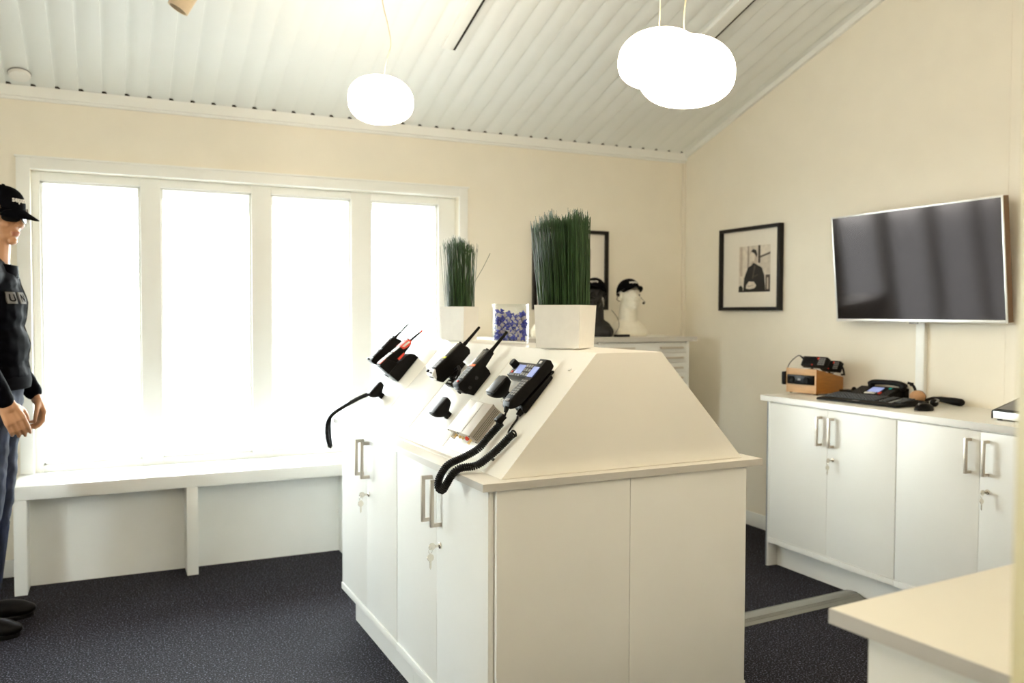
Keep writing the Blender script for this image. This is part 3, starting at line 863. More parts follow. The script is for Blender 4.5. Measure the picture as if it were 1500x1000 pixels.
mb = MB(); mb.box(-0.046, -0.034, 0.006, 0.018, 0.084, 0.092, bev=0.002); obj('clip', mb, M_['blk'], th)
antenna('antenna', (-0.012, 0.4045 - t0, 0.0525), (-0.012, 0.4915 - t0, 0.0493), 0.0066, 0.0052, [M_['blk']], th)
mb = MB(); mb.lathe([(0.0075, 0), (0.0075, 0.010), (0.0, 0.011)], 14, M=T(-0.038, 0.400 - t0, 0.057) @ RX(-86)); obj('knob', mb, M_['blk'], th)
mb = MB(); mb.box(-0.046, -0.006, 0.045, 0.12, 0.0008, 0.020, bev=0.003); obj('wall_bracket', mb, M_['blk'], th)
# holder arm and loop at its right
mb = MB()
mb.tube(spline([(0.0, 0.075, 0.022), (0.030, 0.085, 0.030), (0.055, 0.070, 0.026), (0.060, 0.040, 0.016), (0.050, 0.020, 0.012)], 6), 0.0055, 8)
mb.box(0.0, 0.055, 0.010, 0.034, 0.002, 0.020, bev=0.003); mb.box(0.010, 0.034, 0.034, 0.046, 0.010, 0.022, bev=0.002)
obj('holder_arm', mb, M_['blk'], th)
mb = MB(); mb.box(0.018, 0.046, 0.018, 0.024, 0.0202, 0.0225, bev=0.001); obj('holder_plate', mb, M_['slv'], th)

# --- handheld with the orange stripe
t0 = 0.2163
th = thing('handheld_radio', 'boxy black handheld radio with an orange stripe and grey keypad', 'radio', MS(0.560, t0))
body = [(0.2248, 0.0711), (0.2163, 0.0576), (0.2180, 0.0370), (0.2203, 0.0250), (0.335, 0.0170), (0.3365, 0.033), (0.3892, 0.0393), (0.3915, 0.0496), (0.3896, 0.0603), (0.3105, 0.0632), (0.2525, 0.0679)]
mb = MB(); side(mb, body, t0, 0.0545, bev=0.003); obj('body', mb, M_['blk'], th)
A, B = (0.2248 - t0, 0.0711), (0.3896 - t0, 0.0603)
mb = MB(); on_front(mb, A, B, 0.57, 0.95, -0.047, -0.006, -0.0004, 0.0016); obj('display', mb, M_['lcdoff'], th)
mb = MB(); on_front(mb, A, B, 0.51, 0.565, -0.049, -0.004, -0.0004, 0.0018); obj('stripe', mb, M_['org'], th)
mb = MB(); keypad(mb, A, B, 0.16, 0.50, -0.048, -0.005, 3, 5, 0.0); obj('keypad', mb, M_['gry'], th)
mb = MB(); on_front(mb, A, B, 0.06, 0.10, -0.030, -0.020, 0.0, 0.003); obj('red_button', mb, M_['red'], th)
mb = MB(); mb.box(-0.046, -0.034, -0.0035, 0.002, 0.030, 0.044, bev=0.001); mb.box(-0.046, -0.008, -0.002, 0.004, 0.048, 0.060, bev=0.001); obj('contact_cover', mb, M_['dkg'], th)
antenna('antenna', (-0.018, 0.388 - t0, 0.0470), (-0.018, 0.4781 - t0, 0.0454), 0.0066, 0.0052, [M_['blk']], th)
mb = MB(); mb.lathe([(0.0075, 0), (0.0075, 0.010), (0.0, 0.011)], 14, M=T(-0.042, 0.386 - t0, 0.050) @ RX(-86)); obj('knob', mb, M_['blk'], th)
mb = MB(); mb.prism([(0.235 - t0, 0.0008), (0.330 - t0, 0.0008), (0.3365 - t0, 0.0165), (0.2225 - t0, 0.0245)], -0.050, -0.004, lambda a, b, c: (c, a, b), bev=0.002)
obj('wall_bracket', mb, M_['blk'], th)
mb = MB()
for ty, hz in ((0.285 - t0, 0.034), (0.245 - t0, 0.031)): mb.lathe([(0.006, 0), (0.006, 0.0012), (0.0, 0.0014)], 16, M=T(0, ty, hz) @ RY(90))
obj('side_screw', mb, M_['dkg'], th)

# --- fist microphones
def fist_mic(M, label):
    th = thing('fist_microphone', label, 'microphone', M, 'fist microphones on clips')
    # local y origin at its lower edge; profile measured up the slope
    def ring(y0, y1, h0, h1, w, k=0.25):
        c = []
        for a in range(20):
            q = 2 * PI * a / 20
            cx, cy = math.cos(q), math.sin(q)
            ex = math.copysign(abs(cx) ** 0.55, cx); ey = math.copysign(abs(cy) ** 0.55, cy)
            f = (ey + 1) / 2
            c.append((-0.0325 + ex * w / 2, y0 + (y1 - y0) * f, h0 + (h1 - h0) * f))
        return c
    mb = MB()
    mb.rings([ring(0.0235, 0.050, 0.0008, 0.0008, 0.030), ring(0.024, 0.050, 0.014, 0.015, 0.031), ring(0.014, 0.062, 0.022, 0.023, 0.046), ring(0.004, 0.077, 0.034, 0.032, 0.062),
              ring(-0.0005, 0.0805, 0.046, 0.042, 0.065), ring(0.0, 0.0805, 0.0560, 0.052, 0.065), ring(0.003, 0.078, 0.0585, 0.0545, 0.060)])
    obj('body', mb, M_['blk'], th)
    mb = MB(); on_front(mb, (0.006, 0.0586), (0.075, 0.0550), 0.02, 0.99, -0.060, -0.006, -0.0015, 0.004, 0, 0.0018); obj('grille_plate', mb, M_['grl'], th)
    mb = MB()
    ringp = [(-0.012 + 0.001 * math.cos(a), 0.012 + 0.006 * math.cos(a), 0.014 + 0.006 * math.sin(a)) for a in [2 * PI * k / 16 for k in range(17)]]
    mb.tube(ringp, 0.0007, 5); obj('hang_ring', mb, M_['chrome'], th)
    return th
fist_mic(MS(0.600, 0.0995), 'black fist microphone on the slope just beside the aluminium box')
fist_mic(MS(0.300, 0.2205), 'black fist microphone between the orange-striped radio and the telephone-style handset')
m1 = fist_mic(MS(1.350, 0.0985), 'black fist microphone with a hanging cord at the far corner of the island')
# its cord drops over the worktop corner
mb = MB()
cp = spline([K(0.092, 1.375, 1.010), K(0.060, 1.43, 0.985), K(0.020, 1.50, 0.946), K(-0.014, 1.537, 0.914), K(-0.030, 1.565, 0.872), K(-0.028, 1.585, 0.815), K(-0.016, 1.592, 0.772), K(-0.006, 1.602, 0.772), K(-0.012, 1.600, 0.82), K(-0.012, 1.596, 0.885), K(-0.004, 1.588, 0.906)], 14)
hp = helix(cp, 0.0062, 0.0030, 0.0062, per=10)
mb.tube(hp, 0.0030, 5)
iM = m1.matrix_world.inverted()
for v in mb.bm.verts: v.co = iM @ v.co
obj('coiled_cord', mb, M_['rub'], m1)
mb = MB(); mb.tube([iM @ K(0.092, 1.372, 1.008), iM @ K(0.1085, 1.362, 1.018)], [0.005, 0.007], 10); obj('strain_relief', mb, M_['rub'], m1)

# --- aluminium modem box
th = thing('modem_box', 'ribbed aluminium modem box screwed to the slope, red socket on its lower end', 'modem', MS(0.290, 0.0760))
W_, L_, H_ = 0.178, 0.121, 0.0415
mb = MB(); mb.box(-W_, 0, 0, L_, 0.0008, H_, bev=0.0015)
for zz in (0.007, 0.0125, 0.018, 0.0235, 0.029): mb.box(-0.001, 0.0022, 0.004, L_ - 0.004, zz, zz + 0.0028, bev=0.0004)
for x in (-W_ - 0.0022,):
    for zz in (0.007, 0.0125, 0.018, 0.0235, 0.029): mb.box(x, x + 0.003, 0.004, L_ - 0.004, zz, zz + 0.0028)
obj('case', mb, M_['alubox'], th)
mb = MB()
for zz in (0.0105, 0.016, 0.0215, 0.027): mb.box(-0.0005, 0.0006, 0.004, L_ - 0.004, zz - 0.0008, zz + 0.0018)
obj('fin_gap', mb, M_['edgedark'], th)
mb = MB(); mb.box(-0.118, -0.064, 0.003, L_ - 0.003, H_ - 0.0004, H_ + 0.0012, bev=0.0003); p = obj('label_plate', mb, M_['alupale'], th)
mb = MB()
for x in (-W_ + 0.005, -0.095, -0.006): mb.lathe([(0.0032, 0), (0.0032, 0.0016), (0.0, 0.0018)], 10, M=T(x, -0.0002, H_ - 0.005) @ RX(90))
for x in (-W_ + 0.005, -0.006):
    mb.lathe([(0.0032, 0), (0.0032, 0.0016), (0.0, 0.0018)], 10, M=T(x, -0.0002, 0.006) @ RX(90))
    mb.lathe([(0.0032, 0), (0.0032, 0.0016), (0.0, 0.0018)], 10, M=T(x, L_ + 0.0002, H_ - 0.005) @ RX(-90))
obj('screws', mb, M_['blk'], th)
for x, zz, l, k in ((-0.135, 0.020, 0.012, 'brass'), (-0.110, 0.016, 0.008, 'brass'), (-0.085, 0.016, 0.008, 'brass'), (-0.030, 0.014, 0.016, 'brass')):
    mb = MB(); Mx = T(x, 0.0, zz) @ RX(90)
    mb.lathe([(0.0055, -0.001), (0.0055, 0.003), (0.004, 0.0032), (0.004, l), (0.0, l + 0.0004)], 12, M=Mx); obj('connector', mb, M_[k], th)
mb = MB(); mb.lathe([(0.0075, -0.001), (0.0075, 0.005), (0.005, 0.006), (0.005, 0.009), (0, 0.009)], 12, M=T(-0.042, 0, 0.022) @ RX(90)); obj('red_socket', mb, M_['red'], th)
mb = MB(); mb.box(-0.160, -0.146, -0.016, 0.001, 0.010, 0.028, bev=0.001); obj('terminal_block', mb, M_['paper'], th)

# --- car radio head with display
th = thing('radio_control_head', 'flat control head with a pale blue display, knob and red button behind the handset', 'control head', MS(0.240, 0.318))
mb = MB(); mb.prism([(0.0, 0.0008), (0.058, 0.0008), (0.060, 0.012), (0.056, 0.0300), (0.002, 0.0300), (-0.002, 0.012)], -0.142, 0.0, lambda a, b, c: (c, a, b), bev=0.003); obj('body', mb, M_['dkg'], th)
mb = MB(); mb.box(-0.102, -0.056, 0.012, 0.046, 0.0296, 0.0315, bev=0.0008); obj('display', mb, M_['lcd'], th)
mb = MB(); mb.lathe([(0.0135, 0), (0.0125, 0.020), (0.011, 0.0215), (0, 0.0215)], 22, M=T(-0.122, 0.040, 0.0298)); obj('knob', mb, M_['blk'], th)
mb = MB(); mb.lathe([(0.0045, 0), (0.0045, 0.003), (0, 0.0034)], 14, M=T(-0.116, 0.015, 0.0298)); obj('red_button', mb, M_['red'], th)
for i in range(3):
    mb = MB(); mb.box(-0.100 + i * 0.017, -0.090 + i * 0.017, 0.003, 0.009, 0.0296, 0.0318, bev=0.0006); obj('button', mb, M_['gry'], th)
for x in (-0.046, -0.030, -0.014):
    for y in (0.012, 0.029, 0.044):
        mb = MB(); mb.box(x - 0.0055, x + 0.0055, y - 0.005, y + 0.005, 0.0296, 0.0318, bev=0.0008); obj('button', mb, M_['gry'], th)
mb = MB(); mb.box(-0.137, -0.130, 0.004, 0.054, 0.0296, 0.031, bev=0.0005); obj('side_trim', mb, M_['slv'], th)

# --- handset in its cradle with coiled cord
t0 = 0.19
th = thing('handset', 'black telephone-style handset with keypad and lit screen, nearest on the slope', 'handset', MS(0.150, t0))
body = [(0.2060, 0.0640), (0.1925, 0.0550), (0.1916, 0.0470), (0.2020, 0.0385), (0.2251, 0.0275), (0.3656, 0.0175), (0.3790, 0.0200), (0.3857, 0.0401), (0.3786, 0.0523), (0.3175, 0.0500), (0.2963, 0.0560), (0.2314, 0.0640)]
mb = MB(); side(mb, body, t0, 0.047, bev=0.004, seg=3); obj('body', mb, M_['blk'], th)
A, B = (0.2963 - t0, 0.0545), (0.3786 - t0, 0.0515)
mb = MB(); on_front(mb, A, B, 0.14, 0.62, -0.041, -0.007, -0.0006, 0.0022); obj('display', mb, M_['lcd'], th)
mb = MB(); on_front(mb, A, B, 0.78, 0.90, -0.030, -0.018, -0.0006, 0.0024); obj('earpiece_slot', mb, M_['slv'], th)
A, B = (0.2060 - t0, 0.0645), (0.2963 - t0, 0.0560)
mb = MB(); keypad(mb, A, B, 0.26, 0.98, -0.043, -0.004, 3, 7, 0.0005, gap=0.3); obj('keypad', mb, M_['gry'], th)
mb = MB(); on_front(mb, A, B, 0.0, 0.12, -0.036, -0.012, -0.001, 0.003); obj('mouth_plate', mb, M_['gry'], th)
mb = MB(); mb.tube([(-0.024, 0.006, 0.052), (-0.024, -0.010, 0.044)], [0.0085, 0.0055], 10); obj('strain_relief', mb, M_['rub'], th)
iM = th.matrix_world.inverted()
def Sp(s, t, h): return P0 + vv * s + tt * t + nn * h
path = spline([Sp(0.174, 0.180, 0.044), Sp(0.186, 0.165, 0.032), Sp(0.200, 0.150, 0.024), Sp(0.21, 0.098, 0.0245), Sp(0.215, 0.052, 0.0255), K(0.038, 0.22, 0.927), K(-0.006, 0.22, 0.910), K(-0.034, 0.214, 0.878), K(-0.044, 0.2, 0.853), K(-0.038, 0.184, 0.846), K(-0.032, 0.170, 0.864), K(-0.017, 0.160, 0.893), K(0.002, 0.150, 0.911), K(0.048, 0.138, 0.918), Sp(0.125, 0.049, 0.022), Sp(0.110, 0.088, 0.021), Sp(0.100, 0.126, 0.0205), Sp(0.102, 0.136, 0.016)], 14)
mb = MB(); hp = helix(path[26:], 0.0092, 0.0028, 0.0058, per=10); mb.tube(hp, 0.0029, 5)
mb.tube(path[:28], 0.0032, 7)
mb.tube(spline([Sp(0.101, 0.132, 0.016), Sp(0.135, 0.130, 0.010), Sp(0.160, 0.142, 0.006), Sp(0.165, 0.170, 0.006), Sp(0.162, 0.186, 0.008), Sp(0.166, 0.194, 0.010)], 8), 0.0032, 7)
for v in mb.bm.verts: v.co = iM @ v.co
obj('coiled_cord', mb, M_['rub'], th)
mb = MB(); mb.box(-0.012, 0.012, -0.030, 0.000, 0.022, 0.040, bev=0.003, M=T(-0.042, -0.02, 0.004) @ RX(-8)); obj('cord_clip', mb, M_['blk'], th)
ck = thing('handset_cradle', 'black cradle under the nearest handset, with a cable plug at its lower end', 'cradle', MS(0.150, t0))
mb = MB(); side(mb, [(0.2130, 0.0008), (0.3500, 0.0008), (0.3530, 0.0118), (0.3480, 0.0150), (0.2241, 0.0235), (0.2130, 0.0150)], t0, 0.054, 0.003, bev=0.003); obj('base', mb, M_['blk'], ck)
mb = MB(); side(mb, [(0.340, 0.0090), (0.366, 0.0060), (0.370, 0.0120), (0.345, 0.0140)], t0, 0.044, -0.002, bev=0.002); obj('hook', mb, M_['blk'], ck)
mb = MB(); mb.lathe([(0.0075, -0.012), (0.0095, 0.0), (0.0095, 0.012), (0.0, 0.0125)], 14, M=T(-0.016, 0.2130 - t0, 0.0100) @ RX(-90) @ T(0, 0, -0.004)); obj('plug', mb, M_['blk'], ck)
# ================================================================== PLANTERS
def planter(M, p, q, h, n, hmin, hmax, label, seed, lean, spread, wisps=()):
    th = thing('potted_grass', label, 'potted plant', M, 'planters with tall artificial grass')
    rnd = random.Random(seed)
    f = 0.006
    # outer shell flaring slightly upward, hollow, with a recessed foot
    def ring(a, z): return [(-a, -a, z), (p + a, -a, z), (p + a, q + a, z), (-a, q + a, z)]
    mb = MB()
    mb.rings([ring(-0.012, 0.0005), ring(-0.012, 0.004), ring(0.0, 0.0042), ring(f, h), ring(f - 0.004, h), ring(-0.003, h - 0.03)], caps=True)
    obj('pot', mb, M_['wht'], th, angle=20)
    mb = MB(); mb.box(0.003, p - 0.003, 0.003, q - 0.003, h - 0.040, h - 0.018); obj('soil', mb, M_['soil'], th)
    mb = MB()
    cl = [(p * rnd.uniform(0.1, 0.9), q * rnd.uniform(0.1, 0.9), rnd.uniform(0.90, 1.02)) for _ in range(9)]
    for k in range(n):
        bx = 0.004 + (p - 0.008) * rnd.random(); by = 0.004 + (q - 0.008) * rnd.random()
        ci = min(range(len(cl)), key=lambda i: (cl[i][0] - bx) ** 2 + (cl[i][1] - by) ** 2)
        hh = rnd.uniform(hmin, hmax) * cl[ci][2]
        tx = lean[0] + (bx - p / 2) * spread + (cl[ci][0] - bx) * 0.22 + rnd.gauss(0, 0.005); ty = lean[1] + (by - q / 2) * spread + (cl[ci][1] - by) * 0.22 + rnd.gauss(0, 0.005)
        bend = rnd.uniform(0.8, 1.6)
        r = rnd.uniform(0.0010, 0.0019)
        pts = []; rad = []
        for i in range(6):
            s = i / 5
            pts.append((bx + tx * s ** bend, by + ty * s ** bend, h - 0.02 + (hh + 0.02) * s)); rad.append(r * (1 - 0.55 * s))
        mb.tube(pts, rad, 4)
        if rnd.random() < 0.5:         # feathery tip
            a = rnd.uniform(0, 2 * PI)
            e = Vector(pts[-2]).lerp(Vector(pts[-1]), 0.4)
            mb.tube([e, e + Vector((0.004 * math.cos(a), 0.004 * math.sin(a), 0.016)), e + Vector((0.007 * math.cos(a), 0.007 * math.sin(a), 0.028))], [0.0011, 0.001, 0.0003], 3)
    for pts in wisps:
        mb.tube(spline(pts, 5), 0.0009, 4)
    g = obj('grass', mb, M_['grass'], th); g['kind'] = 'stuff'
    return th
def yaw_of(c, l):                       # x axis along the edge running to l
    return math.degrees(math.atan2(l[1] - c[1], l[0] - c[0]))
# big planter: local x along its long visible side (away to the left), y along the short one
yb = yaw_of((1.309, 2.287), (1.217, 2.396))
MP = T(1.309, 2.287, ZT + 0.0005) @ RZ(yb - 90)
planter(MP, 0.143, 0.143, 0.140, 620, 0.265, 0.302, 'tall artificial grass in the larger white square planter at the front of the hood', 3, (-0.004, 0.008), 0.24)
ys = yaw_of((1.273, 3.154), (1.213, 3.237))
planter(T(1.273, 3.154, ZT + 0.0005) @ RZ(ys - 90), 0.104, 0.104, 0.140, 320, 0.245, 0.285, 'artificial grass in the smaller white planter farther back, stray blades beside it', 5, (-0.002, 0.003), 0.24,
        wisps=[[(0.095, 0.012, 0.13), (0.10, 0.006, 0.25), (0.103, 0.0, 0.40)], [(0.09, 0.02, 0.13), (0.098, 0.014, 0.26), (0.100, 0.012, 0.36)], [(0.10, 0.01, 0.24), (0.118, -0.02, 0.30), (0.142, -0.04, 0.36)], [(0.01, 0.095, 0.13), (0.004, 0.105, 0.28), (-0.004, 0.110, 0.385)]])

# ================================================================== JAR OF SWEETS
MJ = K(0.462, 0.770, ZT + 0.0005)
JA = -16.0
JM = T(*MJ) @ RZ(JA)
jar = thing('glass_vase', 'clear glass vase full of blue-wrapped sweets between the two planters', 'vase', JM)
def oval(rx, ry, z, n=36, e=0.5):
    o = []
    for i in range(n):
        a = 2 * PI * i / n
        c, s = math.cos(a), math.sin(a)
        o.append((math.copysign(abs(c) ** e, c) * rx, math.copysign(abs(s) ** e, s) * ry, z))
    return o
JX, JY, JH = 0.0675, 0.042, 0.148
mb = MB()
mb.rings([oval(JX - 0.004, JY - 0.004, 0.0), oval(JX, JY, 0.004), oval(JX, JY, JH), oval(JX - 0.004, JY - 0.004, JH), oval(JX - 0.004, JY - 0.004, 0.012), oval(0.002, 0.002, 0.012)])
obj('glass', mb, M_['jar'], jar)
rnd = random.Random(11)
def candy_mesh(seed):
    r = random.Random(seed)
    mb = MB()
    # wrapped body with a pale printed band
    mb.rings([[(x, rr * math.cos(2 * PI * i / 10), rr * 0.85 * math.sin(2 * PI * i / 10)) for i in range(10)] for x, rr in ((-0.0095, 0.0030), (-0.0085, 0.0054), (-0.005, 0.0060))], 0)
    mb.rings([[(x, rr * math.cos(2 * PI * i / 10), rr * 0.85 * math.sin(2 * PI * i / 10)) for i in range(10)] for x, rr in ((-0.0046, 0.0061), (0.0046, 0.0061))], 1)
    mb.rings([[(x, rr * math.cos(2 * PI * i / 10), rr * 0.85 * math.sin(2 * PI * i / 10)) for i in range(10)] for x, rr in ((0.005, 0.0060), (0.0085, 0.0054), (0.0095, 0.0030))], 0)
    wr = MB()
    for s in (-1, 1):
        ring0 = [(s * 0.0092, 0.0018 * math.cos(2 * PI * i / 12), 0.0018 * math.sin(2 * PI * i / 12)) for i in range(12)]
        ring1 = [(s * (0.0175 + r.uniform(-0.001, 0.001)), (0.0062 + (0.0012 if i % 2 else -0.0012)) * math.cos(2 * PI * i / 12), (0.0022 + (0.0012 if i % 2 else -0.0008)) * math.sin(2 * PI * i / 12)) for i in range(12)]
        wr.rings([ring0, ring1] if s > 0 else [ring1, ring0], 0)
    return mb.mesh('candy', [M_['blue'], M_['lab']]), wr.mesh('twist', [M_['blue']])
cm = [candy_mesh(k) for k in range(4)]
SW = 'sweet in a blue foil wrapper with a pale band inside the glass vase'
count = 0
for layer in range(8):
    zz = 0.0205 + layer * 0.0122
    for i in range(6):
        for j in range(4):
            cx = (-2.5 + i) * 0.0200 + rnd.uniform(-0.003, 0.003) + (0.004 if layer % 2 else -0.004)
            cy = (-1.5 + j) * 0.0175 + rnd.uniform(-0.003, 0.003)
            if layer == 7 and rnd.random() < 0.5: continue
            if layer == 6 and rnd.random() < 0.15: continue
            cx = max(-0.050, min(0.050, cx)); cy = max(-0.024, min(0.024, cy))
            for _ in range(60):      # turn each sweet until it lies inside the glass
                rz = rnd.uniform(0, 180); ry = rnd.uniform(-65, 65)
                hx = 0.0245 * abs(math.cos(R(ry)) * math.cos(R(rz))) + 0.006
                hy = 0.0245 * abs(math.cos(R(ry)) * math.sin(R(rz))) + 0.006
                hz = 0.0245 * abs(math.sin(R(ry))) + 0.006
                if abs(cx) + hx < 0.0625 and abs(cy) + hy < 0.037 and zz - hz > 0.012: break
            else:
                cx *= 0.6; cy = 0.0; rz = 0.0; ry = 0.0; zz_ = zz
            me, tw = cm[rnd.randrange(4)]
            o = link('candy', me); o.matrix_world = JM @ T(cx, cy, zz) @ RZ(rz) @ RY(ry) @ RX(rnd.uniform(0, 360)) @ Matrix.Scale(1.38, 4)
            tag(o, SW, 'candy', 'blue-wrapped sweets in the vase')
            link('wrapper_twist', tw, o)
            count += 1

# ================================================================== HEADS
def head_volumes(mb, M, lips=True):
    E = lambda c, r, rot=None: mb.ell(c, r, M=M, rot=rot)
    E((0, 0.015, 0.035), (0.073, 0.094, 0.080))
    E((0, -0.022, -0.030), (0.060, 0.066, 0.084))
    E((0, -0.030, -0.082), (0.046, 0.050, 0.034))
    E((0, -0.068, -0.104), (0.021, 0.019, 0.017))
    mb.cap((0, -0.080, 0.008), (0, -0.103, -0.034), 0.0075, 0.0125, M=M)
    for s in (-1, 1):
        E((s * 0.013, -0.094, -0.040), (0.009, 0.010, 0.007))
        mb.cap((s * 0.012, -0.083, 0.020), (s * 0.045, -0.070, 0.022), 0.0105, 0.009, M=M)
        E((s * 0.031, -0.074, 0.000), (0.015, 0.010, 0.008))
        E((s * 0.040, -0.058, -0.034), (0.022, 0.022, 0.020))
        E((s * 0.074, 0.012, -0.012), (0.008, 0.018, 0.031), Matrix.Rotation(R(12 * s), 3, 'Z'))
    E((0, -0.083, -0.067), (0.023, 0.012, 0.0062))
    E((0, -0.081, -0.078), (0.019, 0.012, 0.0068))

def cap_parts(th, mcap, mlet, tilt=-6, crown_h=0.100, brim_len=0.078, txt=0.030, brim_droop=14):
    """ball cap in head coordinates (face to -y), children of th"""
    mb = MB()
    base = Vector((0, 0.012, 0.030))
    rs = []
    for k in range(12):
        a = k / 11 * PI / 2
        rr = math.cos(a) ** 0.85 if k < 11 else 0.02
        z = math.sin(a) * crown_h * (1 - 0.04 * math.sin(a))
        rs.append([(base.x + 0.084 * rr * math.cos(2 * PI * i / 36), base.y + 0.106 * rr * math.sin(2 * PI * i / 36), base.z + z + 0.018 * (-math.sin(2 * PI * i / 36)) * (1 - k / 11) * 0.6) for i in range(36)])
    inner = [[(p[0] * 0.965, base.y + (p[1] - base.y) * 0.965, p[2] - 0.002) for p in r] for r in rs]
    mb.rings(inner[::-1][-9:] + rs, caps=True)
    mb.lathe([(0.007, 0), (0.006, 0.004), (0.0, 0.005)], 12, M=T(base.x, base.y, base.z + crown_h * 0.955))
    Mt = RX(tilt)
    crown = obj('crown', mb, mcap, th, Mt)
    # brim
    mb = MB()
    n = 18
    up, dn = [], []
    for lay, dz in ((up, 0.0018), (dn, -0.0018)):
        for j in range(7):
            row = []
            f = j / 6
            for i in range(n + 1):
                a = R(-72 + 144 * i / n)
                inx, iny = 0.081 * math.sin(a), base.y - 0.102 * math.cos(a)
                ext = brim_len * math.cos(a * 1.12) ** 0.55 if abs(a * 1.12) < PI / 2 else 0
                x = inx * (1 - 0.10 * f); y = iny - ext * f
                z = base.z + 0.012 * math.cos(a) - math.tan(R(brim_droop)) * ext * f - 0.022 * (abs(x) / 0.08) ** 2 * (0.4 + 0.6 * f) + dz
                row.append((x, y, z))
            lay.append(row)
    V = [[[mb.bm.verts.new(p) for p in r] for r in lay] for lay in (up, dn)]
    fs = []
    for L, fl in ((V[0], 1), (V[1], -1)):
        for j in range(6):
            for i in range(n):
                q = [L[j][i], L[j][i + 1], L[j + 1][i + 1], L[j + 1][i]]
                fs.append(mb.bm.faces.new(q if fl > 0 else q[::-1]))
    U, D = V
    for i in range(n):
        fs.append(mb.bm.faces.new([U[6][i], U[6][i + 1], D[6][i + 1], D[6][i]])); fs.append(mb.bm.faces.new([U[0][i + 1], U[0][i], D[0][i], D[0][i + 1]]))
    for j in range(6):
        fs.append(mb.bm.faces.new([U[j][0], U[j + 1][0], D[j + 1][0], D[j][0]])); fs.append(mb.bm.faces.new([U[j + 1][n], U[j][n], D[j][n], D[j + 1][n]]))
    bmesh.ops.recalc_face_normals(mb.bm, faces=fs)
    obj('brim', mb, mcap, th, Mt)
    # lettering wrapped on the front of the crown
    def wrap(co):
        a = co.x / 0.100
        z = 0.034 + co.y
        s = min(z / crown_h, 0.98)
        rr = (math.sqrt(1 - s * s)) ** 0.85
        k = 1.012 + co.z * 9
        return Vector((base.x + 0.084 * rr * math.sin(a) * k, base.y - 0.106 * rr * math.cos(a) * k, base.z + z + 0.010 * math.cos(a) * (1 - s)))
    me = text_mesh('sepura', txt, 0.0012, mlet, wrap, bold=0.0007, spacing=1.06)
    link('lettering', me, th, Mt)

def headset_mb(mb):
    mb.tube(spline([(0.080, 0.030, 0.004), (0.060, 0.085, -0.020), (0.0, 0.112, -0.030), (-0.060, 0.085, -0.020), (-0.080, 0.030, 0.004)], 8), 0.0020, 6)
    for s in (-1, 1): mb.ell((s * 0.086, 0.008, 0.004), (0.008, 0.013, 0.013))
    mb.tube(spline([(0.088, 0.0, -0.005), (0.092, -0.050, -0.050), (0.070, -0.110, -0.072), (0.045, -0.128, -0.080)], 8), 0.0017, 6)
    mb.ell((0.042, -0.130, -0.081), (0.010, 0.009, 0.009))

def bust(M, mats, label, tall=0.405, group='display heads on the drawer cabinet worktop'):
    mb = MB()
    hM = T(0, -0.02, 0.265) @ RX(-9)
    s = 0.86
    head_volumes(mb, hM @ Matrix.Diagonal((s, s, s, 1)))
    mb.cap((0, 0.005, 0.07), (0, -0.004, 0.20), 0.062, 0.056)
    mb.ell((0, 0.0, 0.055), (0.108, 0.068, 0.060))
    mb.ell((0, -0.008, 0.030), (0.124, 0.080, 0.070))
    mb.box(-0.114, 0.114, -0.075, 0.065, 0.0, 0.05, bev=0.02)
    me = bake(mb, 'bust', mats, 0.005, 6)
    # flat foot
    for v in me.vertices:
        if v.co.z < 0.006: v.co.z = 0.0006
    o = link('display_bust', me); o.matrix_world = M
    tag(o, label, 'display head', group)
    return o, hM @ Matrix.Diagonal((s, s, s, 1))

CZ = 1.2055
def dressed(M, mt, label, cap_label, hs_label, lab_group, headset=True):
    b, hM = bust(M, [mt], label)
    c = thing('baseball_cap', cap_label, 'cap', M @ hM, 'black caps worn by the display heads')
    cap_parts(c, M_['cloth'], M_['letter'])
    if headset:
        h = MB(); headset_mb(h)
        h_ = obj('headset', h, M_['blk'], None); h_.matrix_world = M @ hM
        tag(h_, hs_label, 'headset', 'headsets worn by the display heads')
dressed(T(3.032, 4.660, CZ) @ RZ(-4), M_['foamw'], 'white display head looking toward the wall counter, a black cap on top', 'black cap with white lettering on the white display head in the room corner', 'black headset with a boom microphone worn by the white display head in the corner', '')
dressed(T(2.772, 4.640, CZ) @ RZ(-38), M_['foamb'], 'black display head under a cap, beside the larger grass planter', 'black cap with white lettering on the black display head', 'black headset worn by the black display head beside the grass planter', '')
dressed(T(2.462, 4.660, CZ) @ RZ(-30), M_['foamw'], 'white display head mostly hidden behind the larger grass planter', 'black cap on the white head that the larger grass planter hides', '', '', headset=False)
# headset cable of the black head
mb = MB(); mb.tube(spline([(2.872, 4.60, 1.375), (2.900, 4.57, 1.32), (2.893, 4.545, 1.27), (2.868, 4.54, 1.235), (2.856, 4.545, 1.2085)], 8), 0.0016, 5)
tag(obj('headset_cable', mb, M_['rub']), 'thin black cable hanging beside the black display head', 'cable')
mb = MB(); mb.box(-0.052, 0.052, -0.014, 0.014, 0.0006, 0.016, bev=0.004)
o = obj('push_to_talk_box', mb, M_['blk'], None, T(2.880, 4.490, CZ) @ RZ(-2)); tag(o, 'small flat black control box lying in front of the white head in the corner', 'control box')

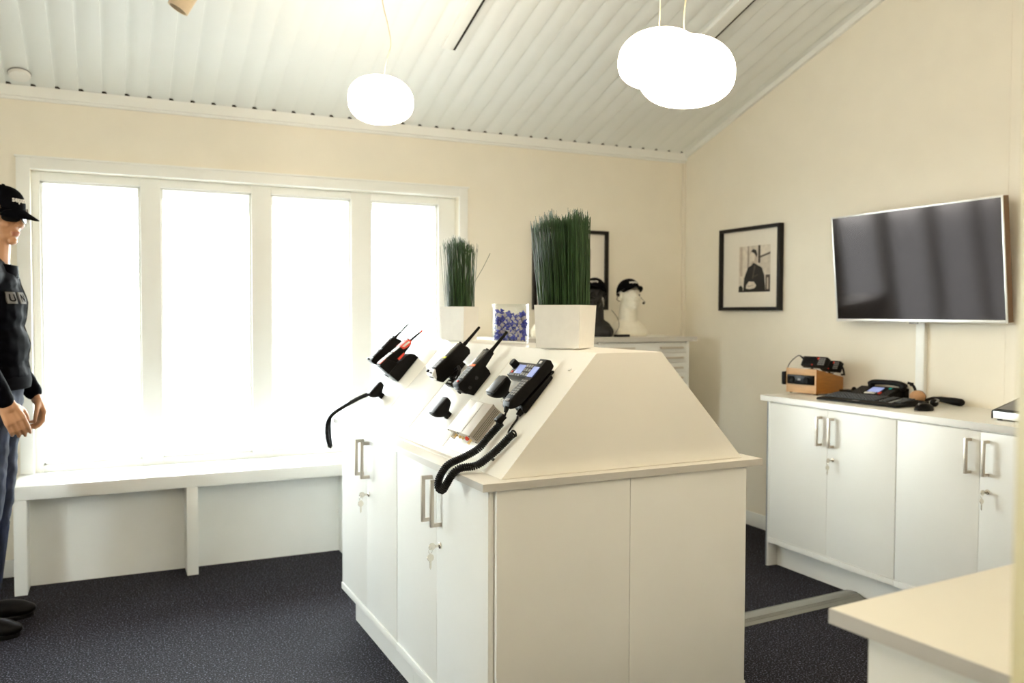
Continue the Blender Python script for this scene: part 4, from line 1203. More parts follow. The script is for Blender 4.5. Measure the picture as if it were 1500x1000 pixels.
# ================================================================== FRAMED PICTURES
def framed(M, w, h, label, group, fw=0.022, depth=0.034):
    th = thing('framed_picture', label, 'picture', M, group)
    mb = MB()
    mb.box(0, fw, -depth, 0, 0, h, bev=0.001); mb.box(w - fw, w, -depth, 0, 0, h, bev=0.001)
    mb.box(fw, w - fw, -depth, 0, 0, fw, bev=0.001); mb.box(fw, w - fw, -depth, 0, h - fw, h, bev=0.001)
    obj('frame', mb, M_['frame'], th)
    mb = MB(); mb.box(fw, w - fw, -0.010, -0.004, fw, h - fw); obj('mat_board', mb, M_['matb'], th)
    return th
def photo_print(th, x0, x1, z0, z1, shapes, y=-0.0102):
    mats = [M_['ph1'], M_['ph2'], M_['ph3'], M_['ph4'], M_['ph5'], M_['ph6']]
    mb = MB()
    w, h = x1 - x0, z1 - z0
    mb.box(x0, x1, y - 0.0006, y, z0, z1, m=0)
    for i, (m, poly) in enumerate(shapes):
        yy = y - 0.0008 - i * 0.00012
        mb.face([(x0 + w * a, yy, z0 + h * b) for a, b in poly], m)
    return obj('photograph', mb, mats, th)
def disc(cx, cz, rx, rz, n=20): return [(cx + rx * math.cos(2 * PI * i / n), cz + rz * math.sin(2 * PI * i / n)) for i in range(n)]
fp = framed(T(XR - 0.0005, 4.520, 1.374) @ RZ(-90), 0.567, 0.532, 'black framed portrait photograph of a dark-clothed person, hung beside the television', 'framed photographs')
photo_print(fp, 0.175, 0.465, 0.118, 0.411, [
    (4, [(0, 0), (0.30, 0), (0.30, 1), (0, 1)]), (5, [(0.03, 0.35), (0.12, 0.35), (0.12, 1.0), (0.03, 1.0)]),
    (1, [(0.28, 0.5), (0.33, 0.5), (0.33, 1.0), (0.28, 1.0)]), (2, [(0.62, 0.62), (0.69, 0.62), (0.69, 1.0), (0.62, 1.0)]),
    (4, [(0.69, 0.78), (1.0, 0.86), (1.0, 1.0), (0.69, 1.0)]), (2, [(0.66, 0.72), (1.0, 0.80), (1.0, 0.84), (0.66, 0.76)]),
    (2, [(0.86, 0.0), (1.0, 0.0), (1.0, 0.36), (0.86, 0.36)]), (5, [(0.90, 0.05), (0.95, 0.05), (0.95, 0.30), (0.90, 0.30)]),
    (3, [(0.0, 0.0), (0.14, 0.0), (0.14, 0.10), (0.08, 0.15), (0.0, 0.12)]),
    (5, disc(0.47, 0.76, 0.135, 0.15)), (4, disc(0.43, 0.74, 0.085, 0.12)),
    (3, [(0.40, 0.88), (0.46, 0.93), (0.56, 0.90), (0.60, 0.80), (0.58, 0.74), (0.52, 0.82), (0.44, 0.86)]),
    (5, [(0.40, 0.55), (0.58, 0.55), (0.60, 0.68), (0.42, 0.66)]),
    (3, [(0.16, 0.03), (0.18, 0.30), (0.30, 0.53), (0.42, 0.58), (0.48, 0.63), (0.60, 0.58), (0.74, 0.52), (0.82, 0.36), (0.86, 0.03)]),
    (2, [(0.44, 0.30), (0.50, 0.58), (0.55, 0.56), (0.47, 0.28)]), (2, [(0.50, 0.34), (0.63, 0.38), (0.62, 0.36), (0.51, 0.32)]),
    (4, [(0.24, 0.08), (0.26, 0.16), (0.34, 0.23), (0.50, 0.22), (0.58, 0.14), (0.52, 0.08), (0.36, 0.06)]),
    (2, [(0.30, 0.13), (0.48, 0.15), (0.48, 0.14), (0.30, 0.12)]),
    (3, [(0.0, 0.0), (1.0, 0.0), (1.0, 0.035), (0.0, 0.035)]),
])
fb = framed(T(2.478, YW - 0.0005, 1.376), 0.567, 0.532, 'black framed picture on the window wall, half hidden behind the tall grass', 'framed photographs')
photo_print(fb, 0.150, 0.438, 0.118, 0.411, [(2, [(0, 0), (0.55, 0), (0.55, 0.8), (0.3, 1.0), (0, 1.0)]), (1, [(0.88, 0.0), (1.0, 0.0), (1.0, 1.0), (0.88, 1.0)]), (5, disc(0.5, 0.6, 0.14, 0.17))])

# ================================================================== TELEVISION
TW, TH = 0.985, 0.568
tb = Vector((3.612, 0, 1.3130))
tilt = 5.5
# local: x along the wall (image left to right), y into the wall, z up
MT = T(3.605, 3.447, 1.3135) @ RZ(-90) @ RX(tilt)
tv = thing('wall_television', 'large flat television in a thin silver frame on the right wall', 'television', MT)
b = 0.009
mb = MB(); mb.box(0.001, TW - 0.001, 0.0045, 0.042, 0.001, TH - 0.001, bev=0.003); obj('casing', mb, M_['tvback'], tv)
mb = MB(); mb.box(0, b, -0.002, 0.004, 0, TH, bev=0.0015); mb.box(TW - b, TW, -0.002, 0.004, 0, TH, bev=0.0015); mb.box(b, TW - b, -0.002, 0.004, 0, 0.014, bev=0.0015); mb.box(b, TW - b, -0.002, 0.004, TH - b, TH, bev=0.0015)
obj('bezel', mb, M_['slv'], tv)
mb = MB(); mb.box(b, TW - b, 0.0005, 0.0043, 0.014, TH - b); obj('screen', mb, M_['tv'], tv)
me = text_mesh('LG', 0.012, 0.0002, M_['gry'], lambda c: Vector((TW / 2 + c.x, -0.0024, 0.0035 + c.y)))
mb = MB(); mb.box(TW / 2 - 0.025, TW / 2 + 0.025, -0.002, 0.006, -0.008, 0.0, bev=0.001); obj('standby_light', mb, M_['gry'], tv)
bpy.data.meshes.remove(me)
iT = MT.inverted()
mb = MB(); mb.box(0.38, 0.60, 0.0425, 0.052, 0.14, 0.42, bev=0.002); mb.box(0.46, 0.52, 0.052, 0.062, 0.25, 0.31)
obj('mount_plate', mb, M_['dkg'], tv)
tw = thing('cable_cover', 'narrow white cable channel running down the wall below the television', 'cable cover', T(XR - 0.0005, 2.965, 0.917))
mb = MB(); mb.box(-0.020, 0, -0.027, 0.027, 0, 0.475, bev=0.003); obj('channel', mb, M_['trim'], tw)
mb = MB(); mb.box(-0.022, -0.0205, -0.024, 0.024, 0.001, 0.474, bev=0.0005); obj('lid', mb, M_['trim'], tw)
# ================================================================== THINGS ON THE WALL COUNTER
CT = 0.9155
# wooden box with a radio let into its front
MB0 = T(3.385, 3.592, CT) @ RZ(-90 + 8)      # x along the front (image left to right), y back towards the wall
bw, bd = 0.195, 0.235
wb = thing('wooden_radio_box', 'wedge-shaped beech box with a black radio let into its front', 'box', MB0)
t = 0.010
def sidepoly(): return [(0.0, 0.006), (bd, 0.006), (bd, 0.090), (0.0, 0.140)]
for nm, x0, x1, k in (('side_board', bw - t, bw, 'oak'), ('side_board', 0, t, 'oak')):
    mb = MB(); mb.prism(sidepoly(), x0, x1, lambda a, b, c: (c, a, b), bev=0.001); obj(nm, mb, M_[k], wb)
mb = MB()
mb.box(t + 0.0002, bw - t - 0.0002, 0.0, 0.010, 0.006, 0.052, bev=0.001); mb.box(t + 0.0002, bw - t - 0.0002, 0.0, 0.010, 0.104, 0.139, bev=0.001)
mb.box(-0.0005, t, -0.0012, 0.0, 0.006, 0.140); mb.box(bw - t, bw + 0.0005, -0.0012, 0.0, 0.006, 0.140)
obj('front_board', mb, M_['beech'], wb)
mb = MB(); mb.prism([(0.010, 0.1275), (bd, 0.080), (bd, 0.0895), (0.010, 0.1375)], t + 0.0002, bw - t - 0.0002, lambda a, b, c: (c, a, b)); obj('top_board', mb, M_['beech'], wb)
mb = MB(); mb.box(t + 0.0002, bw - t - 0.0002, 0.010, bd, 0.006, 0.016); mb.box(t + 0.0002, bw - t - 0.0002, bd - 0.01, bd, 0.016, 0.079); obj('bottom_board', mb, M_['beech'], wb)
for x in (0.015, bw - 0.015):
    for y in (0.02, bd - 0.02):
        mb = MB(); mb.lathe([(0.008, 0), (0.009, 0.006)], 12, M=T(x, y, 0)); obj('foot', mb, M_['rub'], wb)
mb = MB(); mb.box(t + 0.001, bw - t - 0.004, -0.010, 0.05, 0.054, 0.103, bev=0.004)
for x in (0.045, 0.140): mb.lathe([(0.017, 0), (0.016, 0.006), (0.010, 0.004), (0.0, 0.004)], 18, M=T(x, -0.0095, 0.079) @ RX(90), m=1)
mb.box(0.083, 0.101, -0.0108, -0.009, 0.074, 0.085, m=2)
obj('radio_front', mb, [M_['blkgl'], M_['blk'], M_['gry']], wb)
# loudspeaker mic hooked on the far end
mb = MB(); mb.box(-0.026, -0.001, -0.012, 0.045, 0.045, 0.118, bev=0.008); mb.box(-0.028, -0.022, 0.0, 0.03, 0.055, 0.108, bev=0.002)
o = obj('hand_microphone', mb, M_['blk'], None, MB0); tag(o, 'black hand microphone hooked on the far end of the beech box', 'microphone')
def control_head(M, w, label, cable=None):
    th = thing('radio_control_head', label, 'control head', M)
    mb = MB(); mb.box(0, w, 0, 0.035, 0, 0.058, bev=0.004); obj('body', mb, M_['blk'], th, RX(-28))
    mb = MB(); mb.box(0.012, w * 0.62, -0.0012, 0.001, 0.014, 0.050, bev=0.0005); obj('display', mb, M_['blkgl'], th, RX(-28))
    mb = MB()
    for i in range(3):
        for j in range(4): mb.box(w * 0.70 + i * w * 0.09, w * 0.77 + i * w * 0.09, -0.0016, 0.001, 0.008 + j * 0.011, 0.015 + j * 0.011)
    obj('keypad', mb, M_['gry'], th, RX(-28))
    mb = MB(); mb.box(w * 0.63, w * 0.69, -0.0018, 0.001, 0.040, 0.050); mb.box(w * 0.45, w * 0.50, -0.0018, 0.001, 0.004, 0.009); obj('red_button', mb, M_['red'], th, RX(-28))
    mb = MB(); mb.cap((w * 0.35, 0.03, -0.020), (w * 0.35, 0.03, 0.012), 0.007, 0.006); mb.box(w * 0.35 - 0.018, w * 0.35 + 0.018, 0.015, 0.045, -0.0245, -0.019, bev=0.001); obj('stand', mb, M_['blk'], th)
    return th
h1 = control_head(MB0 @ T(0.045, 0.060, 0.154), 0.155, 'angled black control head with keypad standing on the front of the beech box')
mb = MB(); mb.tube(spline([(-0.062, -0.045, -0.045), (-0.058, -0.02, 0.005), (-0.045, 0.01, 0.038), (-0.022, 0.02, 0.052), (0.002, 0.020, 0.040)], 8), 0.0025, 6); mb.cap((-0.016, 0.020, 0.049), (0.004, 0.022, 0.036), 0.004, 0.007)
obj('cable', mb, M_['rub'], h1)
h2 = control_head(MB0 @ T(0.085, 0.175, 0.1295), 0.115, 'smaller black control head standing on the lower back of the beech box')
mb = MB(); mb.tube(spline([(0.112, 0.02, 0.030), (0.125, 0.03, 0.015), (0.132, 0.035, -0.020), (0.124, 0.045, -0.024), (0.104, 0.05, -0.026)], 8), 0.0055, 6); obj('cable', mb, M_['rub'], h2)

# keyboard
MKb = T(3.252, 3.240, CT) @ RZ(-90 + 4.5)
kb = thing('keyboard', 'black computer keyboard along the edge of the wall counter', 'keyboard', MKb)
kw, kd = 0.462, 0.170
mb = MB(); mb.prism([(0, 0.001), (kd, 0.001), (kd, 0.030), (kd - 0.012, 0.032), (0.055, 0.018), (0.004, 0.012)], 0, kw, lambda a, b, c: (c, a, b), bev=0.004); obj('case', mb, M_['blk'], kb)
mb = MB()
for r_ in range(6):
    y = 0.052 + r_ * 0.0182
    z = 0.0172 + (y - 0.055) / (kd - 0.067) * 0.014
    for c_ in range(22):
        x = 0.012 + c_ * 0.0200
        if c_ in (15, 18): continue
        mb.box(x, x + 0.0165, y, y + 0.0152, z, z + 0.007, bev=0.0)
ks = obj('keys', mb, M_['dkg'], kb); ks['kind'] = 'stuff'
mb = MB(); mb.box(0.21, 0.245, 0.012, 0.022, 0.0125, 0.0142); mb2 = obj('badge', mb, M_['gry'], kb, RX(3))
mb = MB()
for i in range(6): mb.box(kw - 0.062, kw - 0.050, 0.030 + i * 0.014, 0.040 + i * 0.014, 0.018 + i * 0.0016, 0.0225 + i * 0.0016)
obj('side_keys', mb, M_['gry'], kb)

# mouse
ms = thing('computer_mouse', 'black computer mouse just past the end of the keyboard', 'mouse', T(3.335, 2.668, CT) @ RZ(-90))
mb = MB(); mb.ell((0, 0, 0.006), (0.034, 0.050, 0.030))
bmesh.ops.bisect_plane(mb.bm, geom=mb.bm.verts[:] + mb.bm.edges[:] + mb.bm.faces[:], plane_co=(0, 0, 0.0006), plane_no=(0, 0, -1), clear_outer=True)
bmesh.ops.holes_fill(mb.bm, edges=mb.bm.edges[:], sides=0)
obj('body', mb, M_['blk'], ms)
mb = MB(); mb.lathe([(0.009, -0.0035), (0.010, 0), (0.009, 0.0035)], 14, M=T(0, -0.028, 0.026) @ RY(90)); obj('wheel', mb, M_['gry'], ms)

# desk telephone
MP = T(3.515, 3.285, CT) @ RZ(-90 + 6)
ph = thing('desk_telephone', 'black desk telephone with a small lit blue screen, handset across its top', 'telephone', MP)
mb = MB(); mb.prism([(0, 0.001), (0.145, 0.001), (0.145, 0.050), (0.120, 0.056), (0.01, 0.016)], 0.0, 0.235, lambda a, b, c: (c, a, b), bev=0.005); obj('base', mb, M_['blk'], ph)
A, B = (0.012, 0.0175), (0.118, 0.0560)
mb = MB(); on_front(mb, A, B, 0.40, 0.88, 0.085, 0.150, 0.0, 0.003); obj('display', mb, M_['lcd'], ph)
mb = MB(); on_front(mb, A, B, 0.18, 0.32, 0.080, 0.140, 0.0, 0.003); obj('name_strip', mb, M_['wht'], ph)
mb = MB(); keypad(mb, A, B, 0.1, 0.75, 0.178, 0.225, 3, 4, 0.0); obj('keypad', mb, M_['dkg'], ph)
mb = MB(); on_front(mb, A, B, 0.22, 0.40, 0.158, 0.172, 0.0, 0.004); obj('red_button', mb, M_['red'], ph)
mb = MB(); on_front(mb, A, B, 0.80, 0.93, 0.178, 0.192, 0.0, 0.004); obj('teal_button', mb, M_['teal'], ph)
mb = MB(); keypad(mb, A, B, 0.15, 0.9, 0.010, 0.070, 4, 5, 0.0); obj('side_keys', mb, M_['dkg'], ph)
mb = MB()
pts = spline([(0.052, 0.120, 0.066), (0.08, 0.120, 0.078), (0.155, 0.120, 0.082), (0.225, 0.120, 0.078), (0.258, 0.120, 0.064)], 5)
mb.tube(pts, [0.013 + 0.004 * abs(i / (len(pts) - 1) - 0.5) * 2 for i in range(len(pts))], 12)
mb.cap((0.062, 0.120, 0.060), (0.062, 0.120, 0.070), 0.018, 0.016); mb.cap((0.245, 0.120, 0.060), (0.245, 0.120, 0.070), 0.018, 0.016)
obj('receiver', mb, M_['blk'], ph)
mb = MB(); mb.box(0.05, 0.26, 0.146, 0.150, 0.001, 0.056, bev=0.002); obj('back_plate', mb, M_['blk'], ph)

# low black adapter box between box and telephone
o = tag(obj('adapter_box', MB().box(0, 0.085, 0, 0.07, 0.0008, 0.030, bev=0.008, seg=3).ell((0.07, 0.04, 0.034), (0.013, 0.013, 0.013)), M_['blk'], None, T(3.560, 3.385, CT) @ RZ(-90)), 'low black adapter between the beech box and the telephone', 'adapter')

# headset with tan ear cushion
MH = T(3.585, 2.955, CT) @ RZ(-90)
hs = thing('headset', 'black headband headset with a tan ear cushion beside the telephone', 'headset', MH)
mb = MB(); arc = [(-0.020 + 0.010 * math.sin(a), 0.012 + 0.02 * math.sin(a), 0.044 - 0.044 * math.cos(a) + 0.006) for a in [PI * k / 14 for k in range(15)]]
mb.tube([(p[0] + 0.020 * math.sin(PI * k / 14 * 1.0), p[1], p[2]) for k, p in enumerate(arc)], 0.0065, 8)
mb.cap((0.002, 0.01, 0.086), (0.012, 0.008, 0.092), 0.007, 0.006); obj('headband', mb, M_['blk'], hs)
mb = MB(); mb.ell((0.040, 0.012, 0.031), (0.042, 0.030, 0.030)); obj('ear_cushion', mb, M_['leath'], hs)
mb = MB(); mb.tube(spline([(0.020, 0.01, 0.060), (0.06, 0.02, 0.056), (0.080, 0.02, 0.030), (0.066, 0.0, 0.010)], 8), 0.0024, 6); obj('wire_frame', mb, M_['blk'], hs)
mb = MB(); mb.box(0.05, 0.11, -0.03, 0.01, 0.0008, 0.014, bev=0.005); obj('foot', mb, M_['blk'], hs)

# loose handset
MT2 = T(3.630, 2.900, CT) @ RZ(-90 - 3)
lh = thing('loose_handset', 'black handset lying flat on the counter below the wall television', 'handset', MT2)
mb = MB()
mb.rings([[(x, 0.02 + w * math.cos(a), z + hh * math.sin(a)) for a in [2 * PI * k / 14 for k in range(14)]] for x, w, hh, z in ((-0.03, 0.004, 0.004, 0.010), (-0.01, 0.010, 0.007, 0.013), (0.03, 0.016, 0.011, 0.022), (0.08, 0.019, 0.014, 0.024), (0.150, 0.021, 0.018, 0.020), (0.190, 0.021, 0.018, 0.0188), (0.198, 0.016, 0.013, 0.0185))])
obj('body', mb, M_['blk'], lh)
lm = thing('ball_microphone', 'small black ball microphone lying in front of the loose handset', 'microphone', T(3.500, 2.745, CT) @ RZ(-90))
mb = MB(); mb.ell((0, 0, 0.020), (0.019, 0.019, 0.019)); obj('ball', mb, M_['blk'], lm)
mb = MB(); mb.lathe([(0.018, -0.004), (0.0215, 0), (0.018, 0.004)], 20, M=T(0, 0.003, 0.029) @ RX(20)); mb.cap((-0.018, 0.008, 0.024), (-0.034, 0.02, 0.026), 0.006, 0.004); obj('collar', mb, M_['gry'], lm)

# sloping desk console at the right edge
MC = T(3.303, 2.315, CT) @ RZ(-90)
cs = thing('desk_console', 'sloping grey desk console with black top at the near end of the wall counter', 'console', MC)
mb = MB(); mb.prism([(0, 0.006), (0.24, 0.006), (0.24, 0.098), (0, 0.036)], 0.002, 0.40, lambda a, b, c: (c, a, b), bev=0.002); obj('body', mb, M_['slv'], cs)
mb = MB(); mb.prism([(-0.003, 0.0365), (0.243, 0.1000), (0.243, 0.1040), (-0.003, 0.0405)], 0.0, 0.402, lambda a, b, c: (c, a, b), bev=0.001); mb.prism([(-0.003, 0.006), (0.243, 0.006), (0.243, 0.1000), (-0.003, 0.0365)], -0.002, 0.0, lambda a, b, c: (c, a, b)); obj('cheek', mb, M_['blkgl'], cs)
mb = MB(); mb.prism([(0.012, 0.0460), (0.215, 0.0985), (0.215, 0.0990), (0.012, 0.0466)], 0.014, 0.390, lambda a, b, c: (c, a, b)); obj('top_plate', mb, M_['gry'], cs)
for x, y in ((0.10, 0.10), (0.125, 0.06), (0.16, 0.05)):
    mb = MB(); mb.lathe([(0.012, 0), (0.011, 0.012), (0.0, 0.0125)], 14, M=T(x, y, 0.0412 + y * 0.2585 + 0.002) @ RX(14)); obj('knob', mb, M_['blk'], cs)
for x in (0.02, 0.38):
    for y in (0.02, 0.22):
        mb = MB(); mb.lathe([(0.010, 0), (0.010, 0.0058)], 12, M=T(x, y, 0)); obj('foot', mb, M_['rub'], cs)
# ================================================================== MANNEQUIN (faces -y locally, its left is +x)
PHI = 85
MM = T(-0.446, 4.150, 0.0) @ RZ(PHI)
mq = thing('mannequin', 'male mannequin in black cap, sunglasses, black jacket and blue jeans, standing at the left edge', 'mannequin', MM)
HM = T(0.0, -0.022, 1.757) @ RZ(-32) @ RX(6)
mb = MB()
head_volumes(mb, HM)
mb.cap((0, 0.006, 1.50), (0, -0.008, 1.70), 0.058, 0.054)
# trunk under the clothes
mb.ell((0, 0.0, 1.36), (0.150, 0.100, 0.17)); mb.ell((0, 0.005, 1.46), (0.175, 0.080, 0.07)); mb.ell((0, 0.0, 1.14), (0.120, 0.080, 0.14)); mb.ell((0, 0.015, 0.97), (0.125, 0.080, 0.12))
SH_L, EL_L, WR_L = (0.185, 0.005, 1.490), (0.215, 0.045, 1.225), (0.205, -0.105, 0.985)
SH_R, EL_R, WR_R = (-0.185, 0.005, 1.490), (-0.235, 0.045, 1.225), (-0.205, -0.065, 0.990)
for a, e, w in ((SH_L, EL_L, WR_L), (SH_R, EL_R, WR_R)):
    mb.cap(a, e, 0.050, 0.040); mb.cap(e, w, 0.039, 0.026)
HIPL, KNL, ANL = (0.090, 0.020, 0.95), (0.105, 0.035, 0.53), (0.110, 0.085, 0.10)
HIPR, KNR, ANR = (-0.090, 0.025, 0.95), (-0.110, 0.030, 0.54), (-0.110, 0.095, 0.10)
for a, e, w in ((HIPL, KNL, ANL), (HIPR, KNR, ANR)):
    mb.cap(a, e, 0.066, 0.050); mb.cap(e, w, 0.048, 0.034)
    mb.cap((w[0], w[1] + 0.02, 0.055), (w[0], w[1] - 0.10, 0.042), 0.028, 0.022)
def hand(W, d, side, palm, curl):
    """d: hand direction, side: direction from little finger to thumb, palm: palm normal"""
    d = Vector(d).normalized(); palm = Vector(palm); palm = (palm - d * palm.dot(d)).normalized()
    side = d.cross(palm) * (1 if d.cross(palm).dot(Vector(side)) > 0 else -1)
    W = Vector(W)
    Kc = W + d * 0.090
    for f in (-0.030, -0.010, 0.010, 0.030):
        mb.cap(W + d * 0.012 + side * f * 0.55, Kc + side * f, 0.0165, 0.0125)
    mb.cap(W - d * 0.02, W + d * 0.03, 0.026, 0.024)
    mb.cap(W + d * 0.035 + side * 0.022 + palm * 0.006, W + d * 0.060 + side * 0.034 + palm * 0.014, 0.016, 0.013)
    for f, l, k in ((-0.031, 0.80, 1.12), (-0.0105, 0.97, 1.0), (0.0105, 1.04, 0.92), (0.031, 0.94, 0.80)):
        p = Kc + side * f
        a = 0.0
        spread = side * f * 0.10
        for seg, r0, r1, cu in ((0.043 * l, 0.0098, 0.0090, curl[0] * k), (0.028 * l, 0.0090, 0.0082, curl[1] * k), (0.022 * l, 0.0082, 0.0066, curl[2] * k)):
            a += cu
            q = p + (d * math.cos(R(a)) + palm * math.sin(R(a)) + spread) * seg
            mb.cap(p, q, r0, r1)
            p = q
    p = W + d * 0.040 + side * 0.030 + palm * 0.006
    for seg, r0, r1, v in ((0.040, 0.0125, 0.0105, d * 0.72 + side * 0.42 + palm * 0.50), (0.030, 0.0105, 0.0092, d * 0.86 + side * 0.10 + palm * 0.55), (0.024, 0.0092, 0.0072, d * 0.92 - side * 0.08 + palm * 0.45)):
        q = p + v.normalized() * seg
        mb.cap(p, q, r0, r1); p = q
hand(WR_L, (0.03, -0.34, -0.94), (-1, -0.3, 0), (-0.35, 0.93, 0.0), (34, 40, 24))
hand(WR_R, (0.12, -0.40, -0.91), (0.4, -0.8, 0.0), (0.80, 0.30, 0.0), (16, 26, 16))
body = bake(mb, 'body', [M_['skin'], M_['lip']], 0.0038, 3, split=lambda c: 1 if (abs((HM.inverted() @ c).z + 0.0725) < 0.0095 and (HM.inverted() @ c).y < -0.079 and abs((HM.inverted() @ c).x) < 0.025) else 0)
link('body', body, mq)

# jacket
mb = MB()
mb.ell((0, 0.0, 1.36), (0.178, 0.114, 0.17)); mb.ell((0, 0.005, 1.465), (0.195, 0.100, 0.075)); mb.ell((0, -0.004, 1.20), (0.168, 0.118, 0.17)); mb.ell((0, -0.005, 1.09), (0.165, 0.118, 0.075))
mb.cap((0, 0.0, 1.48), (0, 0.0, 1.505), 0.078, 0.070)
for s in (-1, 1): mb.cap((s * 0.05, 0.006, 1.525), (s * 0.185, 0.005, 1.490), 0.062, 0.062)
for a, e, w in ((SH_L, EL_L, WR_L), (SH_R, EL_R, WR_R)):
    w2 = Vector(e).lerp(Vector(w), 0.96)
    mb.cap(a, e, 0.060, 0.053); mb.cap(e, w2, 0.052, 0.040)
def wr(c):
    d = noise.noise(Vector((c.x * 9, c.y * 9, c.z * 16))) * 0.010 + noise.noise(Vector((c.x * 22, c.y * 22, c.z * 34))) * 0.004
    r_ = Vector((c.x, c.y, 0))
    return c + (r_.normalized() if r_.length > 0.02 else Vector((0, 0, 0))) * d
jk = link('jacket', bake(mb, 'jacket', [M_['jacket']], 0.0075, 3, wr), mq)
# collar, hem, patches, zip
mb = MB()
mb.rings([[(rx * math.cos(a), cy + ry * math.sin(a), z + 0.012 * math.sin(a)) for a in [2 * PI * k / 28 for k in range(28)]] for rx, ry, z, cy in ((0.088, 0.086, 1.505, -0.002), (0.082, 0.080, 1.556, -0.004), (0.078, 0.076, 1.557, -0.004), (0.078, 0.076, 1.515, -0.002))], caps=False)
obj('collar', mb, M_['jacket'], jk)
mb = MB(); mb.rings([[(rx * math.cos(a), -0.004 + ry * math.sin(a), z) for a in [2 * PI * k / 36 for k in range(36)]] for rx, ry, z in ((0.150, 0.108, 1.025), (0.164, 0.120, 1.030), (0.168, 0.124, 1.060), (0.164, 0.120, 1.085), (0.150, 0.106, 1.088))], caps=True); obj('waistband', mb, M_['cloth'], jk)
from mathutils.bvhtree import BVHTree
_jb = BVHTree.FromPolygons([v.co.copy() for v in jk.data.vertices], [tuple(p.vertices) for p in jk.data.polygons])
def chest(x, z):                 # point on the jacket front
    h = _jb.ray_cast(Vector((x, -0.6, z)), Vector((0, 1, 0)))
    return h[0] if h[0] is not None else Vector((x, -0.05, z))
def patch(x, z, w, h, txt, sz):
    mb = MB(); n = 8
    g = [[chest(x - w / 2 + w * i / n, z - h / 2 + h * j / 2) + Vector((0, -0.0035, 0)) for i in range(n + 1)] for j in range(3)]
    V = [[mb.bm.verts.new(p) for p in r] for r in g]
    V2 = [[mb.bm.verts.new(p + Vector((0, 0.012, 0))) for p in r] for r in g]
    for j in range(2):
        for i in range(n):
            mb.bm.faces.new([V[j][i], V[j][i + 1], V[j + 1][i + 1], V[j + 1][i]]); mb.bm.faces.new([V2[j][i + 1], V2[j][i], V2[j + 1][i], V2[j + 1][i + 1]])
    for i in range(n):
        mb.bm.faces.new([V[0][i + 1], V[0][i], V2[0][i], V2[0][i + 1]]); mb.bm.faces.new([V[2][i], V[2][i + 1], V2[2][i + 1], V2[2][i]])
    for j in range(2):
        mb.bm.faces.new([V[j][0], V[j + 1][0], V2[j + 1][0], V2[j][0]]); mb.bm.faces.new([V[j + 1][n], V[j][n], V2[j][n], V2[j + 1][n]])
    obj('patch', mb, M_['patch'], jk)
    me = text_mesh(txt, sz, 0.0006, M_['cloth'], lambda c: chest(x + c.x, z - sz * 0.34 + c.y) + Vector((0, -0.0045 - c.z * 0.6, 0)), bold=0.001)
    link('lettering', me, jk)
patch(-0.108, 1.408, 0.046, 0.048, 'U', 0.042)
patch(-0.036, 1.408, 0.050, 0.048, 'N', 0.042)
mb = MB(); zp = [chest(0.016, z) + Vector((0, -0.001, 0)) for z in [1.09 + 0.40 * k / 16 for k in range(17)]]; mb.tube(zp, 0.0028, 6); obj('zip', mb, M_['dkg'], jk)

# jeans
mb = MB()
mb.ell((0, 0.010, 1.02), (0.150, 0.106, 0.135)); mb.ell((0, 0.016, 0.985), (0.160, 0.112, 0.125)); mb.ell((0, 0.028, 0.93), (0.165, 0.112, 0.12))
for a, e, w in ((HIPL, KNL, ANL), (HIPR, KNR, ANR)):
    mb.cap((a[0], a[1], 0.92), e, 0.094, 0.070); mb.cap(e, (w[0], w[1], 0.085), 0.068, 0.060)
def wj(c):
    d = noise.noise(Vector((c.x * 12, c.y * 12, c.z * 14))) * 0.009 + noise.noise(Vector((c.x * 25, c.y * 25, c.z * 36 + 4))) * 0.004
    cx = 0.105 if c.x > 0 else -0.105
    r_ = Vector((c.x - cx, c.y, 0))
    return c + (r_.normalized() if r_.length > 0.02 else Vector((0, 0, 0))) * d
link('jeans', bake(mb, 'jeans', [M_['denim']], 0.0075, 3, wj), mq)
# shoes
for w, rz in ((ANL, 8), (ANR, -4)):
    mb = MB()
    Mx = T(w[0], w[1], 0) @ RZ(rz)
    mb.ell((0, 0.015, 0.062), (0.050, 0.060, 0.060), M=Mx); mb.ell((0, -0.07, 0.046), (0.049, 0.110, 0.040), M=Mx); mb.ell((0, -0.135, 0.036), (0.047, 0.065, 0.030), M=Mx)
    me = bake(mb, 'shoe', [M_['shoe']], 0.006, 3)
    for v in me.vertices: v.co.z = max(v.co.z, 0.012)
    s = link('shoe', me, mq)
    mb = MB(); mb.rings([[(0.050 * k * math.cos(a), -0.055 + 0.135 * k * math.sin(a), z) for a in [2 * PI * q / 28 for q in range(28)]] for k, z in ((0.97, 0.0006), (1.0, 0.004), (1.0, 0.016), (0.97, 0.018))], M=Mx); obj('sole', mb, M_['rub'], s)
# cap
cp_ = bpy.data.objects.new('cap', None); COL.objects.link(cp_); cp_.parent = mq; cp_.matrix_local = HM
cap_parts(cp_, M_['cloth'], M_['letter'], tilt=7, txt=0.033, brim_droop=17, brim_len=0.090)
